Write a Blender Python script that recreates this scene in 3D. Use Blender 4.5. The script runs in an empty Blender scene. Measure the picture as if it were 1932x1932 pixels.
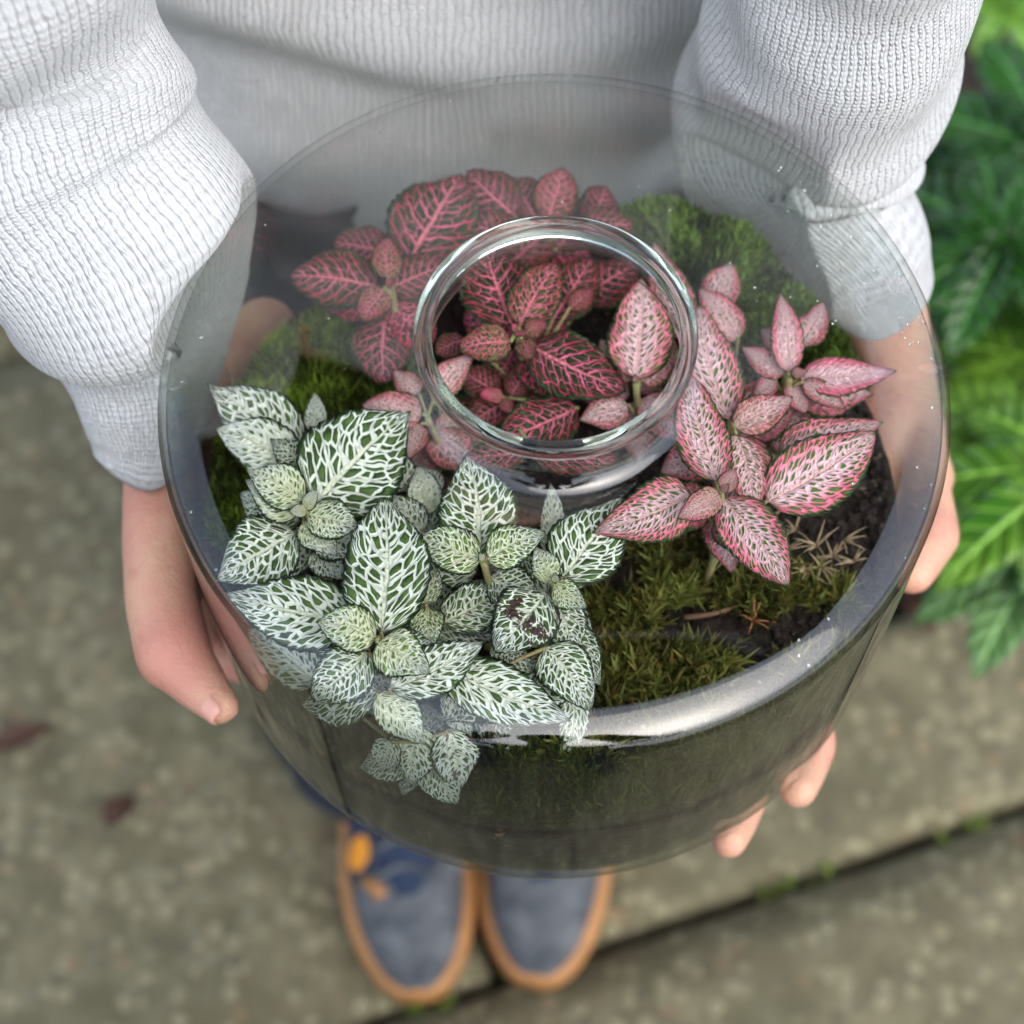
import bpy, bmesh, math, random
import numpy as np
from mathutils import Vector, Matrix, noise

R = math.radians
rng = np.random.default_rng(7)
random.seed(7)
C = bpy.context.scene.collection
scene = bpy.context.scene

# ------------------------------------------------------------------ camera
# world: metres, z = 0 is the widest ring of the jar, the paving lies 0.81 m below it
GROUND = -0.81
PITCH, DIST, JX, JY, KF, W = 62.5, 0.725, 1045.0, 731.0, 0.5, 1932.0
e_ = R(PITCH)
FWD = np.array([0, math.cos(e_), -math.sin(e_)])
UPV = np.array([0, math.sin(e_), math.cos(e_)])
RGT = np.array([1.0, 0, 0])
CAM = -(FWD * DIST + RGT * ((JX - W / 2) / W * KF * DIST) + UPV * (-(JY - W / 2) / W * KF * DIST))
cam_d = bpy.data.cameras.new('camera')
cam = bpy.data.objects.new('camera', cam_d)
C.objects.link(cam)
cam.location = CAM
cam.rotation_euler = (R(90 - PITCH), 0, 0)
cam_d.sensor_width = 36
cam_d.lens = 36 / KF
cam_d.clip_start = 0.02
cam_d.clip_end = 500
cam_d.dof.use_dof = True
cam_d.dof.focus_distance = 0.715
cam_d.dof.aperture_fstop = 6.8
scene.camera = cam

# ------------------------------------------------------------------ sky and sun (bright overcast)
SUN_EL, SUN_AZ = 52.0, 147.0
world = bpy.data.worlds.new('World')
scene.world = world
world.use_nodes = True
wn = world.node_tree
wn.nodes.clear()
sky = wn.nodes.new('ShaderNodeTexSky')
sky.sky_type = 'NISHITA'
sky.sun_disc = False
sky.sun_elevation = R(SUN_EL)
sky.sun_rotation = R(SUN_AZ)
sky.air_density = 1.0
sky.dust_density = 2.0
sky.ozone_density = 1.0
hs = wn.nodes.new('ShaderNodeHueSaturation')
hs.inputs['Saturation'].default_value = 0.6
bgn = wn.nodes.new('ShaderNodeBackground')
bgn.inputs['Strength'].default_value = 0.15
won = wn.nodes.new('ShaderNodeOutputWorld')
wn.links.new(sky.outputs[0], hs.inputs['Color'])
wn.links.new(hs.outputs[0], bgn.inputs['Color'])
wn.links.new(bgn.outputs[0], won.inputs['Surface'])
sd = bpy.data.lights.new('sun', 'SUN')
sd.energy = 0.6
sd.angle = R(60)
sd.color = (1.0, 0.97, 0.93)
sun = bpy.data.objects.new('sun', sd)
C.objects.link(sun)
sun.rotation_euler = (R(90 - SUN_EL), 0, R(180 - SUN_AZ))
scene.view_settings.view_transform = 'Standard'
scene.view_settings.look = 'None'
scene.view_settings.gamma = 1
scene.view_settings.use_curve_mapping = False
scene.view_settings.exposure = 1.4
scene.cycles.max_bounces = 24
scene.cycles.transparent_max_bounces = 48
scene.cycles.transmission_bounces = 16
scene.cycles.glossy_bounces = 6
scene.cycles.diffuse_bounces = 4

# ------------------------------------------------------------------ helpers
def at(px, py, z):
    """the point of the place at height z that the photograph shows at (px, py)"""
    d = FWD + RGT * ((px - W / 2) / W * KF) - UPV * ((py - W / 2) / W * KF)
    return CAM + d * ((z - CAM[2]) / d[2])

def ppm(P):
    """photograph pixels per metre at a point"""
    return W / (KF * float((np.asarray(P) - CAM) @ FWD))

def tag(o, label=None, cat=None, group=None, kind=None):
    if label: o['label'] = label
    if cat: o['category'] = cat
    if group: o['group'] = group
    if kind: o['kind'] = kind
    return o

def empty(name, loc=(0, 0, 0)):
    o = bpy.data.objects.new(name, None)
    o.empty_display_size = 0.02
    o.location = loc
    C.objects.link(o)
    return o

def mesh(name, V, F, mat=None, parent=None, smooth=True, uv=None, col=None, loopuv=None):
    V = np.asarray(V, dtype=float)
    me = bpy.data.meshes.new(name)
    if isinstance(F, np.ndarray):
        n, k = F.shape
        me.vertices.add(len(V)); me.vertices.foreach_set('co', V.ravel())
        me.loops.add(n * k); me.loops.foreach_set('vertex_index', F.ravel().astype(np.int32))
        me.polygons.add(n)
        me.polygons.foreach_set('loop_start', np.arange(0, n * k, k, dtype=np.int32))
        me.update(calc_edges=True)
    else:
        me.from_pydata(V.tolist(), [], F)
    if smooth:
        me.polygons.foreach_set('use_smooth', np.ones(len(me.polygons), dtype=bool))
    if uv is not None:
        li = np.zeros(len(me.loops), dtype=np.int32); me.loops.foreach_get('vertex_index', li)
        l = me.uv_layers.new(name='UVMap')
        l.data.foreach_set('uv', np.asarray(uv)[li].ravel())
    if loopuv is not None:
        me.uv_layers.new(name='UVMap').data.foreach_set('uv', np.asarray(loopuv, float).ravel())
    if col is not None:
        a = me.color_attributes.new('tint', 'FLOAT_COLOR', 'POINT')
        c4 = np.ones((len(V), 4)); c4[:, :3] = col
        a.data.foreach_set('color', c4.ravel())
    if mat: me.materials.append(mat)
    me.validate()
    o = bpy.data.objects.new(name, me)
    C.objects.link(o)
    if parent: o.parent = parent
    return o

def origin_to(o, loc):
    """move an object's origin without moving its mesh"""
    loc = Vector(loc)
    o.data.transform(Matrix.Translation(-loc)); o.location = loc

def grid_faces(nu, nv, closed_u=False):
    F = []
    for j in range(nv - 1):
        for i in range(nu if closed_u else nu - 1):
            a = j * nu + i; b = j * nu + (i + 1) % nu
            F.append((a, b, b + nu, a + nu))
    return np.array(F)

def loop_uv(nu, vv, per):
    out = []
    for j in range(len(vv) - 1):
        for i in range(nu):
            a, b = i / nu * per, (i + 1) / nu * per
            out += [(a, vv[j]), (b, vv[j]), (b, vv[j + 1]), (a, vv[j + 1])]
    return out

def spline(P, n):
    """Catmull-Rom through rows of P, n samples"""
    P = np.asarray(P, float)
    Q = np.vstack([2 * P[0] - P[1], P, 2 * P[-1] - P[-2]])
    t = np.linspace(0, len(P) - 1 - 1e-9, n)
    out = []
    for x in t:
        i = int(x); f = x - i
        p0, p1, p2, p3 = Q[i], Q[i + 1], Q[i + 2], Q[i + 3]
        out.append(.5 * (2 * p1 + (p2 - p0) * f + (2 * p0 - 5 * p1 + 4 * p2 - p3) * f * f + (3 * p1 - p0 - 3 * p2 + p3) * f ** 3))
    return np.array(out)

def frames(P, hint=(0, 0, 1)):
    T = np.gradient(P, axis=0); T /= np.linalg.norm(T, axis=1)[:, None]
    h = np.array(hint, float); A = []; B = []
    n = h - T[0] * (h @ T[0]); n /= np.linalg.norm(n)
    for t in T:
        n = n - t * (n @ t); n /= np.linalg.norm(n)
        A.append(n.copy()); B.append(np.cross(t, n))
    return T, np.array(A), np.array(B)

def tube_arrays(P, r, n=10, hint=(0, 0, 1), cap=True):
    P = np.asarray(P, float); r = np.broadcast_to(r, (len(P),))
    T, A, B = frames(P, hint)
    th = np.linspace(0, 2 * np.pi, n, endpoint=False)
    V = (P[:, None, :] + r[:, None, None] * (np.cos(th)[None, :, None] * A[:, None, :] + np.sin(th)[None, :, None] * B[:, None, :])).reshape(-1, 3)
    F = [tuple(f) for f in grid_faces(n, len(P), True)]
    if cap:
        F.append(tuple(range(n))[::-1]); F.append(tuple(range((len(P) - 1) * n, len(P) * n)))
    return V, F

def join(parts):
    V, F, o = [], [], 0
    for v, f in parts:
        V.append(np.asarray(v)); F += [tuple(int(i) + o for i in q) for q in f]; o += len(v)
    return np.vstack(V), F

def nz(p, s, seed=0.0):
    return noise.noise(Vector((p[0] * s + seed, p[1] * s + seed * 1.7, p[2] * s - seed)))

def in_poly(x, y, poly):
    poly = np.asarray(poly); c = np.zeros(len(x), bool); n = len(poly); j = n - 1
    for i in range(n):
        xi, yi = poly[i]; xj, yj = poly[j]
        m = ((yi > y) != (yj > y)) & (x < (xj - xi) * (y - yi) / (yj - yi + 1e-12) + xi)
        c ^= m; j = i
    return c

# ------------------------------------------------------------------ node helpers
class NT:
    def __init__(s, name):
        s.m = bpy.data.materials.new(name); s.m.use_nodes = True
        s.t = s.m.node_tree; s.t.nodes.clear()
        s.out = s.t.nodes.new('ShaderNodeOutputMaterial')
    def n(s, typ, **kw):
        x = s.t.nodes.new(typ)
        for k, v in kw.items(): setattr(x, k, v)
        return x
    def link(s, a, b): s.t.links.new(a, b)
    def put(s, sock, v):
        if hasattr(v, 'links') or hasattr(v, 'is_linked'): s.link(v, sock)
        else: sock.default_value = v
    def math(s, op, a, b=0.0, c=0.0, clamp=False):
        x = s.n('ShaderNodeMath', operation=op); x.use_clamp = clamp
        s.put(x.inputs[0], a); s.put(x.inputs[1], b); s.put(x.inputs[2], c)
        return x.outputs[0]
    def ramp(s, v, a, b, lo=0.0, hi=1.0, smooth=True):
        x = s.n('ShaderNodeMapRange'); x.interpolation_type = 'SMOOTHSTEP' if smooth else 'LINEAR'
        s.put(x.inputs['Value'], v); s.put(x.inputs['From Min'], a); s.put(x.inputs['From Max'], b)
        s.put(x.inputs['To Min'], lo); s.put(x.inputs['To Max'], hi)
        return x.outputs['Result']
    def mix(s, f, a, b, typ='MIX'):
        x = s.n('ShaderNodeMix', data_type='RGBA', blend_type=typ)
        s.put(x.inputs[0], f)
        for sock, v in ((x.inputs[6], a), (x.inputs[7], b)):
            if isinstance(v, tuple): sock.default_value = (*v, 1.0) if len(v) == 3 else v
            else: s.link(v, sock)
        return x.outputs[2]
    def xyz(s, x, y, z=0.0):
        c = s.n('ShaderNodeCombineXYZ')
        s.put(c.inputs[0], x); s.put(c.inputs[1], y); s.put(c.inputs[2], z)
        return c.outputs[0]
    def noise(s, vec, scale, detail=3.0, rough=0.5, out='Fac', dist=0.0):
        x = s.n('ShaderNodeTexNoise'); x.inputs['Scale'].default_value = scale
        x.inputs['Detail'].default_value = detail; x.inputs['Roughness'].default_value = rough
        x.inputs['Distortion'].default_value = dist
        if vec is not None: s.link(vec, x.inputs['Vector'])
        return x.outputs[out]
    def voronoi(s, vec, scale, feature='F1', dim='3D', rnd=1.0, out='Distance'):
        x = s.n('ShaderNodeTexVoronoi', feature=feature, voronoi_dimensions=dim)
        x.inputs['Scale'].default_value = scale; x.inputs['Randomness'].default_value = rnd
        if vec is not None: s.link(vec, x.inputs['Vector'])
        return x.outputs[out]
    def bump(s, h, dist, strength=1.0, normal=None):
        x = s.n('ShaderNodeBump'); x.inputs['Distance'].default_value = dist; x.inputs['Strength'].default_value = strength
        s.link(h, x.inputs['Height'])
        if normal is not None: s.link(normal, x.inputs['Normal'])
        return x.outputs[0]
    def bsdf(s, color, rough=0.5, normal=None, **kw):
        x = s.n('ShaderNodeBsdfPrincipled')
        if isinstance(color, tuple): x.inputs['Base Color'].default_value = (*color, 1)
        else: s.link(color, x.inputs['Base Color'])
        s.put(x.inputs['Roughness'], rough)
        if normal is not None: s.link(normal, x.inputs['Normal'])
        for k, v in kw.items(): s.put(x.inputs[k.replace('_', ' ')], v)
        s.link(x.outputs[0], s.out.inputs['Surface'])
        return x
    def obj(s): return s.n('ShaderNodeTexCoord').outputs['Object']
    def uv(s): return s.n('ShaderNodeTexCoord').outputs['UV']

def hexlin(h):
    c = [int(h[i:i + 2], 16) / 255 for i in (0, 2, 4)]
    return tuple(x / 12.92 if x <= .04045 else ((x + .055) / 1.055) ** 2.4 for x in c)

# ------------------------------------------------------------------ materials
def mat_knit():
    t = NT('white_knit_wool')
    uv = t.uv(); o = t.obj()
    wob = t.noise(uv, 22, 2, .5)
    wob2 = t.noise(uv, 160, 2, .5)
    s = t.n('ShaderNodeSeparateXYZ'); t.link(uv, s.inputs[0])
    u = t.math('ADD', t.math('DIVIDE', s.outputs[0], 0.0031), t.math('ADD', t.math('MULTIPLY', wob, 2.2), t.math('MULTIPLY', wob2, 0.95)))
    a = t.math('ABSOLUTE', t.math('MULTIPLY', t.math('SUBTRACT', t.math('FRACT', u), 0.5), 2.0))     # 0 centre of a wale, 1 between wales
    v = t.math('ADD', t.math('DIVIDE', s.outputs[1], 0.0023), t.math('MULTIPLY', a, 0.55))
    v = t.math('ADD', v, t.math('MULTIPLY', t.noise(uv, 90, 2, .5), 1.5))
    st = t.math('ADD', 0.5, t.math('MULTIPLY', t.math('SINE', t.math('MULTIPLY', v, 6.2832)), 0.5))
    wn_ = t.n('ShaderNodeTexWhiteNoise', noise_dimensions='2D')
    t.link(t.xyz(t.math('FLOOR', u), t.math('FLOOR', v)), wn_.inputs['Vector'])
    cell = wn_.outputs['Value']
    ridge = t.math('MULTIPLY', t.math('SUBTRACT', 1.0, t.math('POWER', a, 3.0)), t.math('ADD', .70, t.math('MULTIPLY', cell, .42)))
    groove = t.ramp(a, 0.0, 0.22, 0.72, 1.0)
    h = t.math('MULTIPLY', t.math('MULTIPLY', ridge, groove), t.math('ADD', 0.6, t.math('MULTIPLY', st, 0.4)))
    fib = t.noise(o, 1400, 3, .6)
    h2 = t.math('ADD', h, t.math('MULTIPLY', fib, 0.35))
    b = t.bump(h2, 0.0011, 1.0)
    gap_shade = t.math('MULTIPLY', t.ramp(a, 0.72, 0.98), t.ramp(st, 0.75, 0.15))
    big = t.noise(o, 9, 3, .5)
    base = t.mix(t.ramp(big, .35, .7), (0.60, 0.613, 0.613), (0.65, 0.662, 0.67))
    base = t.mix(t.math('MULTIPLY', fib, 0.22), base, (0.62, 0.62, 0.60))
    base = t.mix(t.math('MULTIPLY', cell, .30), base, (0.56, 0.56, 0.55))
    c = t.mix(t.math('MULTIPLY', gap_shade, 0.65), base, (0.24, 0.235, 0.22))  # shade of the gaps between stitches, painted into the yarn colour
    c = t.mix(t.math('MULTIPLY', t.ramp(a, .8, 1.0), 0.30), c, (0.42, 0.415, 0.40))  # edges between wales darkened in colour as well, as painted shade
    x = t.bsdf(c, 0.95, b)
    x.inputs['Sheen Weight'].default_value = 0.25
    x.inputs['Specular IOR Level'].default_value = 0.15
    return t.m

def mat_skin():
    t = NT('skin')
    o = t.obj()
    n1 = t.noise(o, 22, 3, .5); n2 = t.noise(o, 420, 3, .6)
    c = t.mix(t.ramp(n1, .38, .66), hexlin('d6a88c'), hexlin('cb8c7c'))
    c = t.mix(t.math('MULTIPLY', n2, .2), c, hexlin('c98b70'))
    mp = t.n('ShaderNodeMapping'); t.link(o, mp.inputs[0]); mp.inputs['Scale'].default_value = (1, 3.2, 1.4)
    cr_ = t.ramp(t.voronoi(mp.outputs[0], 150, 'DISTANCE_TO_EDGE'), .0, .07)
    h = t.math('ADD', t.math('MULTIPLY', t.voronoi(o, 700), .5), t.math('ADD', n2, t.math('MULTIPLY', cr_, .22)))
    c = t.mix(t.ramp(t.noise(o, 90, 4, .6), .5, .72, 0, .35), c, hexlin('b8705f'))
    x = t.bsdf(c, 0.48, t.bump(h, 0.0005, 0.8))
    x.inputs['Subsurface Weight'].default_value = 0.25
    x.inputs['Subsurface Radius'].default_value = (1.0, .35, .2)
    x.inputs['Subsurface Scale'].default_value = 0.004
    return t.m

def mat_plain(name, col, rough=0.6, nscale=30, var=0.25, bumpd=0.0, bscale=200, col2=None, **kw):
    t = NT(name); o = t.obj()
    n1 = t.noise(o, nscale, 4, .6)
    dark = col2 or tuple(x * (1 - var) for x in col)
    c = t.mix(t.ramp(n1, .3, .7), dark, col)
    b = t.bump(t.noise(o, bscale, 4, .6), bumpd) if bumpd else None
    t.bsdf(c, rough, b, **kw)
    return t.m

def mat_leaf(name, vein, vein_edge, lamina, young_vein, young_lam, border, wt, fleck=False, svw=.14):
    """network-veined leaf; object colour = (youth, seed, extra vein width, browning)"""
    t = NT(name)
    uv = t.n('ShaderNodeSeparateXYZ'); t.link(t.uv(), uv.inputs[0])
    oi = t.n('ShaderNodeObjectInfo'); oc = t.n('ShaderNodeSeparateColor'); t.link(oi.outputs['Color'], oc.inputs[0])
    young, seed, extra = oc.outputs[0], oc.outputs[1], oc.outputs[2]
    x, y = uv.outputs[0], uv.outputs[1]
    wv = t.noise(t.xyz(t.math('ADD', t.math('MULTIPLY', x, 3), t.math('MULTIPLY', seed, 31)), t.math('MULTIPLY', y, 4)), 1.6, 2, .5, 'Color')
    wc = t.n('ShaderNodeSeparateColor'); t.link(wv, wc.inputs[0])
    sx = t.math('SUBTRACT', t.math('MULTIPLY', x, 2), 1)
    sx = t.math('ADD', sx, t.math('MULTIPLY', t.math('SUBTRACT', wc.outputs[0], .5), .10))
    a = t.math('ABSOLUTE', sx)
    sgn = t.math('GREATER_THAN', sx, 0.0)
    s0 = t.math('SUBTRACT', y, t.math('MULTIPLY', t.math('POWER', a, 1.25), 0.30))
    s = t.math('ADD', s0, t.math('MULTIPLY', t.math('SUBTRACT', wc.outputs[1], .5), .09))
    sh = t.math('MULTIPLY', sgn, 0.5)
    # the net between the side veins
    fa, fs = (3.5, 12.5) if not fleck else (4.2, 20.0)
    vec = t.xyz(t.math('ADD', t.math('MULTIPLY', a, fa), t.math('ADD', t.math('MULTIPLY', seed, 41), t.math('MULTIPLY', sgn, 9.3))),
                t.math('ADD', t.math('MULTIPLY', s, fs), t.math('MULTIPLY', seed, 23)), 0.0)
    d = t.voronoi(vec, 1.0, 'DISTANCE_TO_EDGE', '2D', 0.82)
    thin = t.ramp(a, 0.1, 0.95, 1.15, 0.75, False)
    w = t.math('MULTIPLY', thin, t.math('ADD', wt, t.math('ADD', t.math('MULTIPLY', extra, .25), t.math('MULTIPLY', young, .05))))
    fz = t.math('MULTIPLY', t.math('SUBTRACT', t.noise(t.xyz(t.math('MULTIPLY', a, 8), t.math('MULTIPLY', s, 60)), 1.0, 3, .6), .5), .09)
    d2 = t.math('ADD', d, fz)
    net = t.ramp(d2, t.math('ADD', w, .025), t.math('SUBTRACT', w, .02))
    # side veins and midrib
    q = t.math('ABSOLUTE', t.math('SUBTRACT', t.math('FRACT', t.math('ADD', t.math('MULTIPLY', s, 7.0), t.math('ADD', sh, t.math('MULTIPLY', seed, 3)))), .5))
    sw = t.ramp(a, 0.0, 0.9, svw, svw * .3, False)
    sw = t.math('ADD', sw, t.math('MULTIPLY', extra, .12))
    side = t.ramp(q, t.math('ADD', sw, .035), t.math('SUBTRACT', sw, .02))
    mid = t.ramp(a, t.ramp(y, 0, 1, .085, .04, False), t.ramp(y, 0, 1, .045, .01, False))
    vm = t.math('MAXIMUM', t.math('MAXIMUM', net, side), mid)
    # dark rim of the leaf, veins run out into it as teeth
    teeth = t.noise(t.xyz(t.math('MULTIPLY', a, 2.2), t.math('MULTIPLY', s, 75), t.math('MULTIPLY', seed, 9)), 1.0, 2, .6)
    edge = t.math('ADD', a, t.math('MULTIPLY', t.math('SUBTRACT', teeth, .5), .38))
    rim = t.ramp(edge, .94, .86)
    tipm = t.ramp(t.math('ADD', y, t.math('MULTIPLY', t.math('SUBTRACT', teeth, .5), .10)), .985, .95)
    vm = t.math('MULTIPLY', vm, t.math('MULTIPLY', rim, tipm))
    vcol = t.mix(t.ramp(a, .25, .85), vein, vein_edge)
    ynear = t.math('MULTIPLY', young, t.ramp(t.math('ADD', y, t.math('MULTIPLY', a, .3)), 1.15, .2))
    ymid = t.math('MAXIMUM', ynear, t.math('MULTIPLY', mid, .55))
    vcol = t.mix(ymid, vcol, young_vein)
    vcol = t.mix(t.math('MULTIPLY', t.noise(t.xyz(t.math('MULTIPLY', x, 9), t.math('MULTIPLY', y, 14)), 1.0, 3), .05), vcol, lamina)
    lc = t.mix(young, lamina, young_lam)
    lc = t.mix(t.ramp(t.noise(t.xyz(x, y, seed), 9, 3), .35, .7), lc, tuple(c * .6 for c in lamina))
    lc = t.mix(t.ramp(a, .84, .95), lc, border)
    c = t.mix(vm, lc, vcol)
    # brown dead patches
    br = t.noise(t.xyz(t.math('ADD', x, t.math('MULTIPLY', seed, 13)), y), 3.2, 5, .65)
    bmask = t.math('MULTIPLY', oi.outputs['Alpha'], t.ramp(br, .54, .60))
    c = t.mix(bmask, c, hexlin('4a3430'))
    h = t.math('SUBTRACT', t.ramp(d, 0.0, 0.35), t.math('MULTIPLY', side, .8))
    h = t.math('SUBTRACT', h, t.math('MULTIPLY', mid, 1.2))
    b = t.bump(h, 0.0011, .8)
    p = t.n('ShaderNodeBsdfPrincipled')
    t.link(c, p.inputs['Base Color']); t.link(b, p.inputs['Normal'])
    p.inputs['Roughness'].default_value = 0.5; p.inputs['Specular IOR Level'].default_value = .35
    tr = t.n('ShaderNodeBsdfTranslucent'); t.link(c, tr.inputs['Color'])
    mx = t.n('ShaderNodeMixShader'); mx.inputs[0].default_value = .16
    t.link(p.outputs[0], mx.inputs[1]); t.link(tr.outputs[0], mx.inputs[2])
    t.link(mx.outputs[0], t.out.inputs['Surface'])
    return t.m

def mat_moss(name, dark, light):
    t = NT(name)
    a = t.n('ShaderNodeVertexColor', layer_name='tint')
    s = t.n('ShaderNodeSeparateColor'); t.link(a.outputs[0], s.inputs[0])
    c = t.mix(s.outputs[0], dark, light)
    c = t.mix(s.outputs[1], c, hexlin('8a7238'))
    p = t.n('ShaderNodeBsdfPrincipled'); t.link(c, p.inputs['Base Color']); p.inputs['Roughness'].default_value = .6
    p.inputs['Specular IOR Level'].default_value = .25
    tr = t.n('ShaderNodeBsdfTranslucent'); t.link(c, tr.inputs['Color'])
    mx = t.n('ShaderNodeMixShader'); mx.inputs[0].default_value = .3
    t.link(p.outputs[0], mx.inputs[1]); t.link(tr.outputs[0], mx.inputs[2]); t.link(mx.outputs[0], t.out.inputs['Surface'])
    return t.m

def mat_soil():
    t = NT('potting_soil'); o = t.obj()
    n1 = t.noise(o, 160, 5, .7); v = t.voronoi(o, 420, out='Color'); vs = t.n('ShaderNodeSeparateColor'); t.link(v, vs.inputs[0])
    c = t.mix(n1, hexlin('0d0907'), hexlin('32221a'))
    c = t.mix(t.ramp(vs.outputs[0], .97, .99, 0, .7), c, hexlin('7a6350'))
    c = t.mix(t.ramp(t.noise(o, 38, 3), .55, .7, 0, .4), c, hexlin('2c3018'))
    h = t.math('ADD', n1, t.math('MULTIPLY', t.voronoi(o, 300), .8))
    t.bsdf(c, .85, t.bump(h, .003, .9))
    return t.m

def mat_paving():
    t = NT('worn_concrete_paving'); o = t.obj()
    oi = t.n('ShaderNodeObjectInfo')
    big = t.noise(o, 3.5, 4, .6); med = t.noise(o, 26, 5, .65); fine = t.noise(o, 180, 4, .7)
    v = t.voronoi(o, 85, out='Color'); vs = t.n('ShaderNodeSeparateColor'); t.link(v, vs.inputs[0])
    vd = t.voronoi(o, 85)
    c = t.mix(t.ramp(big, .3, .7), hexlin('6b664d'), hexlin('878062'))
    c = t.mix(t.ramp(med, .32, .72), hexlin('5f593f'), c)
    stone = t.math('MULTIPLY', t.ramp(vs.outputs[0], .45, .75), t.ramp(vd, .62, .35))
    c = t.mix(t.math('MULTIPLY', stone, .55), c, hexlin('aaa482'))
    c = t.mix(t.math('MULTIPLY', t.ramp(vs.outputs[1], .93, .97, 0, .45), t.ramp(vd, .6, .3)), c, hexlin('9a7658'))
    c = t.mix(t.math('MULTIPLY', t.ramp(vs.outputs[2], .8, .9, 0, .5), t.ramp(vd, .6, .3)), c, hexlin('524e42'))
    c = t.mix(t.ramp(t.noise(o, 9, 5, .7), .56, .72, 0, .45), c, hexlin('585a3a'))
    c = t.mix(t.math('MULTIPLY', fine, .35), c, hexlin('4c4839'))
    h = t.math('ADD', t.math('MULTIPLY', fine, .6), t.math('ADD', med, t.math('MULTIPLY', stone, .4)))
    t.bsdf(c, .85, t.bump(h, .003, .8))
    return t.m

def mat_clear_glass():
    t = NT('thin_clear_glass')
    lw = t.n('ShaderNodeLayerWeight'); lw.inputs['Blend'].default_value = .5
    f = lw.outputs['Facing']
    fr = t.math('ADD', .055, t.math('MULTIPLY', .945, t.math('POWER', f, 5.0)), clamp=True)
    tp = t.n('ShaderNodeBsdfTransparent'); gl = t.n('ShaderNodeBsdfGlossy'); gl.inputs['Roughness'].default_value = .002
    c = t.mix(t.math('POWER', f, 4.0), (.99, .995, .99), (.56, .64, .60))
    o = t.obj()
    smear = t.math('MULTIPLY', t.ramp(t.noise(o, 14, 5, .7, dist=.6), .5, .8), .0)
    t.link(c, tp.inputs['Color'])
    b = t.bump(t.noise(o, 11, 2, .5), .0010, .08)
    t.link(b, gl.inputs['Normal'])
    mx = t.n('ShaderNodeMixShader'); t.link(fr, mx.inputs[0])
    t.link(tp.outputs[0], mx.inputs[1]); t.link(gl.outputs[0], mx.inputs[2])
    t.link(mx.outputs[0], t.out.inputs['Surface'])
    return t.m

def mat_thick_glass():
    t = NT('thick_clear_glass')
    g = t.n('ShaderNodeBsdfGlass'); g.inputs['IOR'].default_value = 1.5; g.inputs['Color'].default_value = (.93, .98, .955, 1)
    g.inputs['Roughness'].default_value = 0.0
    t.link(t.bump(t.noise(t.obj(), 60, 2, .5), .0006, .5), g.inputs['Normal'])
    t.link(g.outputs[0], t.out.inputs['Surface'])
    return t.m

M = dict(
    knit=mat_knit(), skin=mat_skin(), soil=mat_soil(), paving=mat_paving(), glass=mat_clear_glass(), thick=mat_thick_glass(),
    white=mat_leaf('white_veined_leaf', hexlin('f4fbf0'), hexlin('f2faf2'), hexlin('41602a'), hexlin('f6fccc'), hexlin('86ab4c'), hexlin('1f3418'), .098),
    hot=mat_leaf('hot_pink_veined_leaf', hexlin('ff7ba2'), hexlin('ff3a7a'), hexlin('2c3d1a'), hexlin('e0908a'), hexlin('5f7a34'), hexlin('2b4226'), .022, False, .078),
    pale=mat_leaf('pale_pink_leaf', hexlin('ffd4da'), hexlin('ff7c9e'), hexlin('4f7d22'), hexlin('ffc4b6'), hexlin('8aa03e'), hexlin('2c4f26'), .225, True),
    stem=mat_plain('hairy_pale_stem', hexlin('8f9a5a'), .6, 300, .3, .0006, 900, hexlin('8c7056')),
    moss_a=mat_moss('bright_moss', hexlin('26380e'), hexlin('8fb03a')),
    moss_b=mat_moss('dark_moss', hexlin('1e3010'), hexlin('8cb04a')),
    moss_d=mat_moss('deep_green_moss', hexlin('10180a'), hexlin('5a6c2a')),  # darker greens than the other moss, used at the front wall
    moss_c=mat_moss('straggly_moss', hexlin('242e10'), hexlin('8b9446')),
    twig=mat_plain('dry_twig', hexlin('7a5a44'), .8, 120, .5, .0008, 500),
    navy=mat_plain('navy_cotton', hexlin('202839'), .9, 60, .35, .0006, 1500),
    suede=mat_plain('grey_blue_suede', hexlin('6a6d70'), .85, 38, .3, .001, 600, hexlin('3f444a')),
    navy_s=mat_plain('navy_suede', hexlin('22344f'), .8, 60, .3, .001, 600),
    rubber=mat_plain('tan_rubber', hexlin('b8824c'), .6, 30, .25),
    orange=mat_plain('orange_webbing', hexlin('d98c10'), .6, 60, .15),
    hair=mat_plain('brown_hair', hexlin('4a3020'), .5, 80, .4),
    bed=mat_plain('garden_soil', hexlin('3a2c22'), .95, 25, .6, .02, 40, hexlin('16110c')),
    joint=mat_plain('joint_grit', hexlin('5a5540'), .95, 40, .5, .004, 120, hexlin('22251a')),
    deadleaf=mat_plain('dead_leaf', hexlin('543422'), .6, 60, .4),
    nail=mat_plain('nail', hexlin('e2a898'), .25, 60, .1),
)

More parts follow.
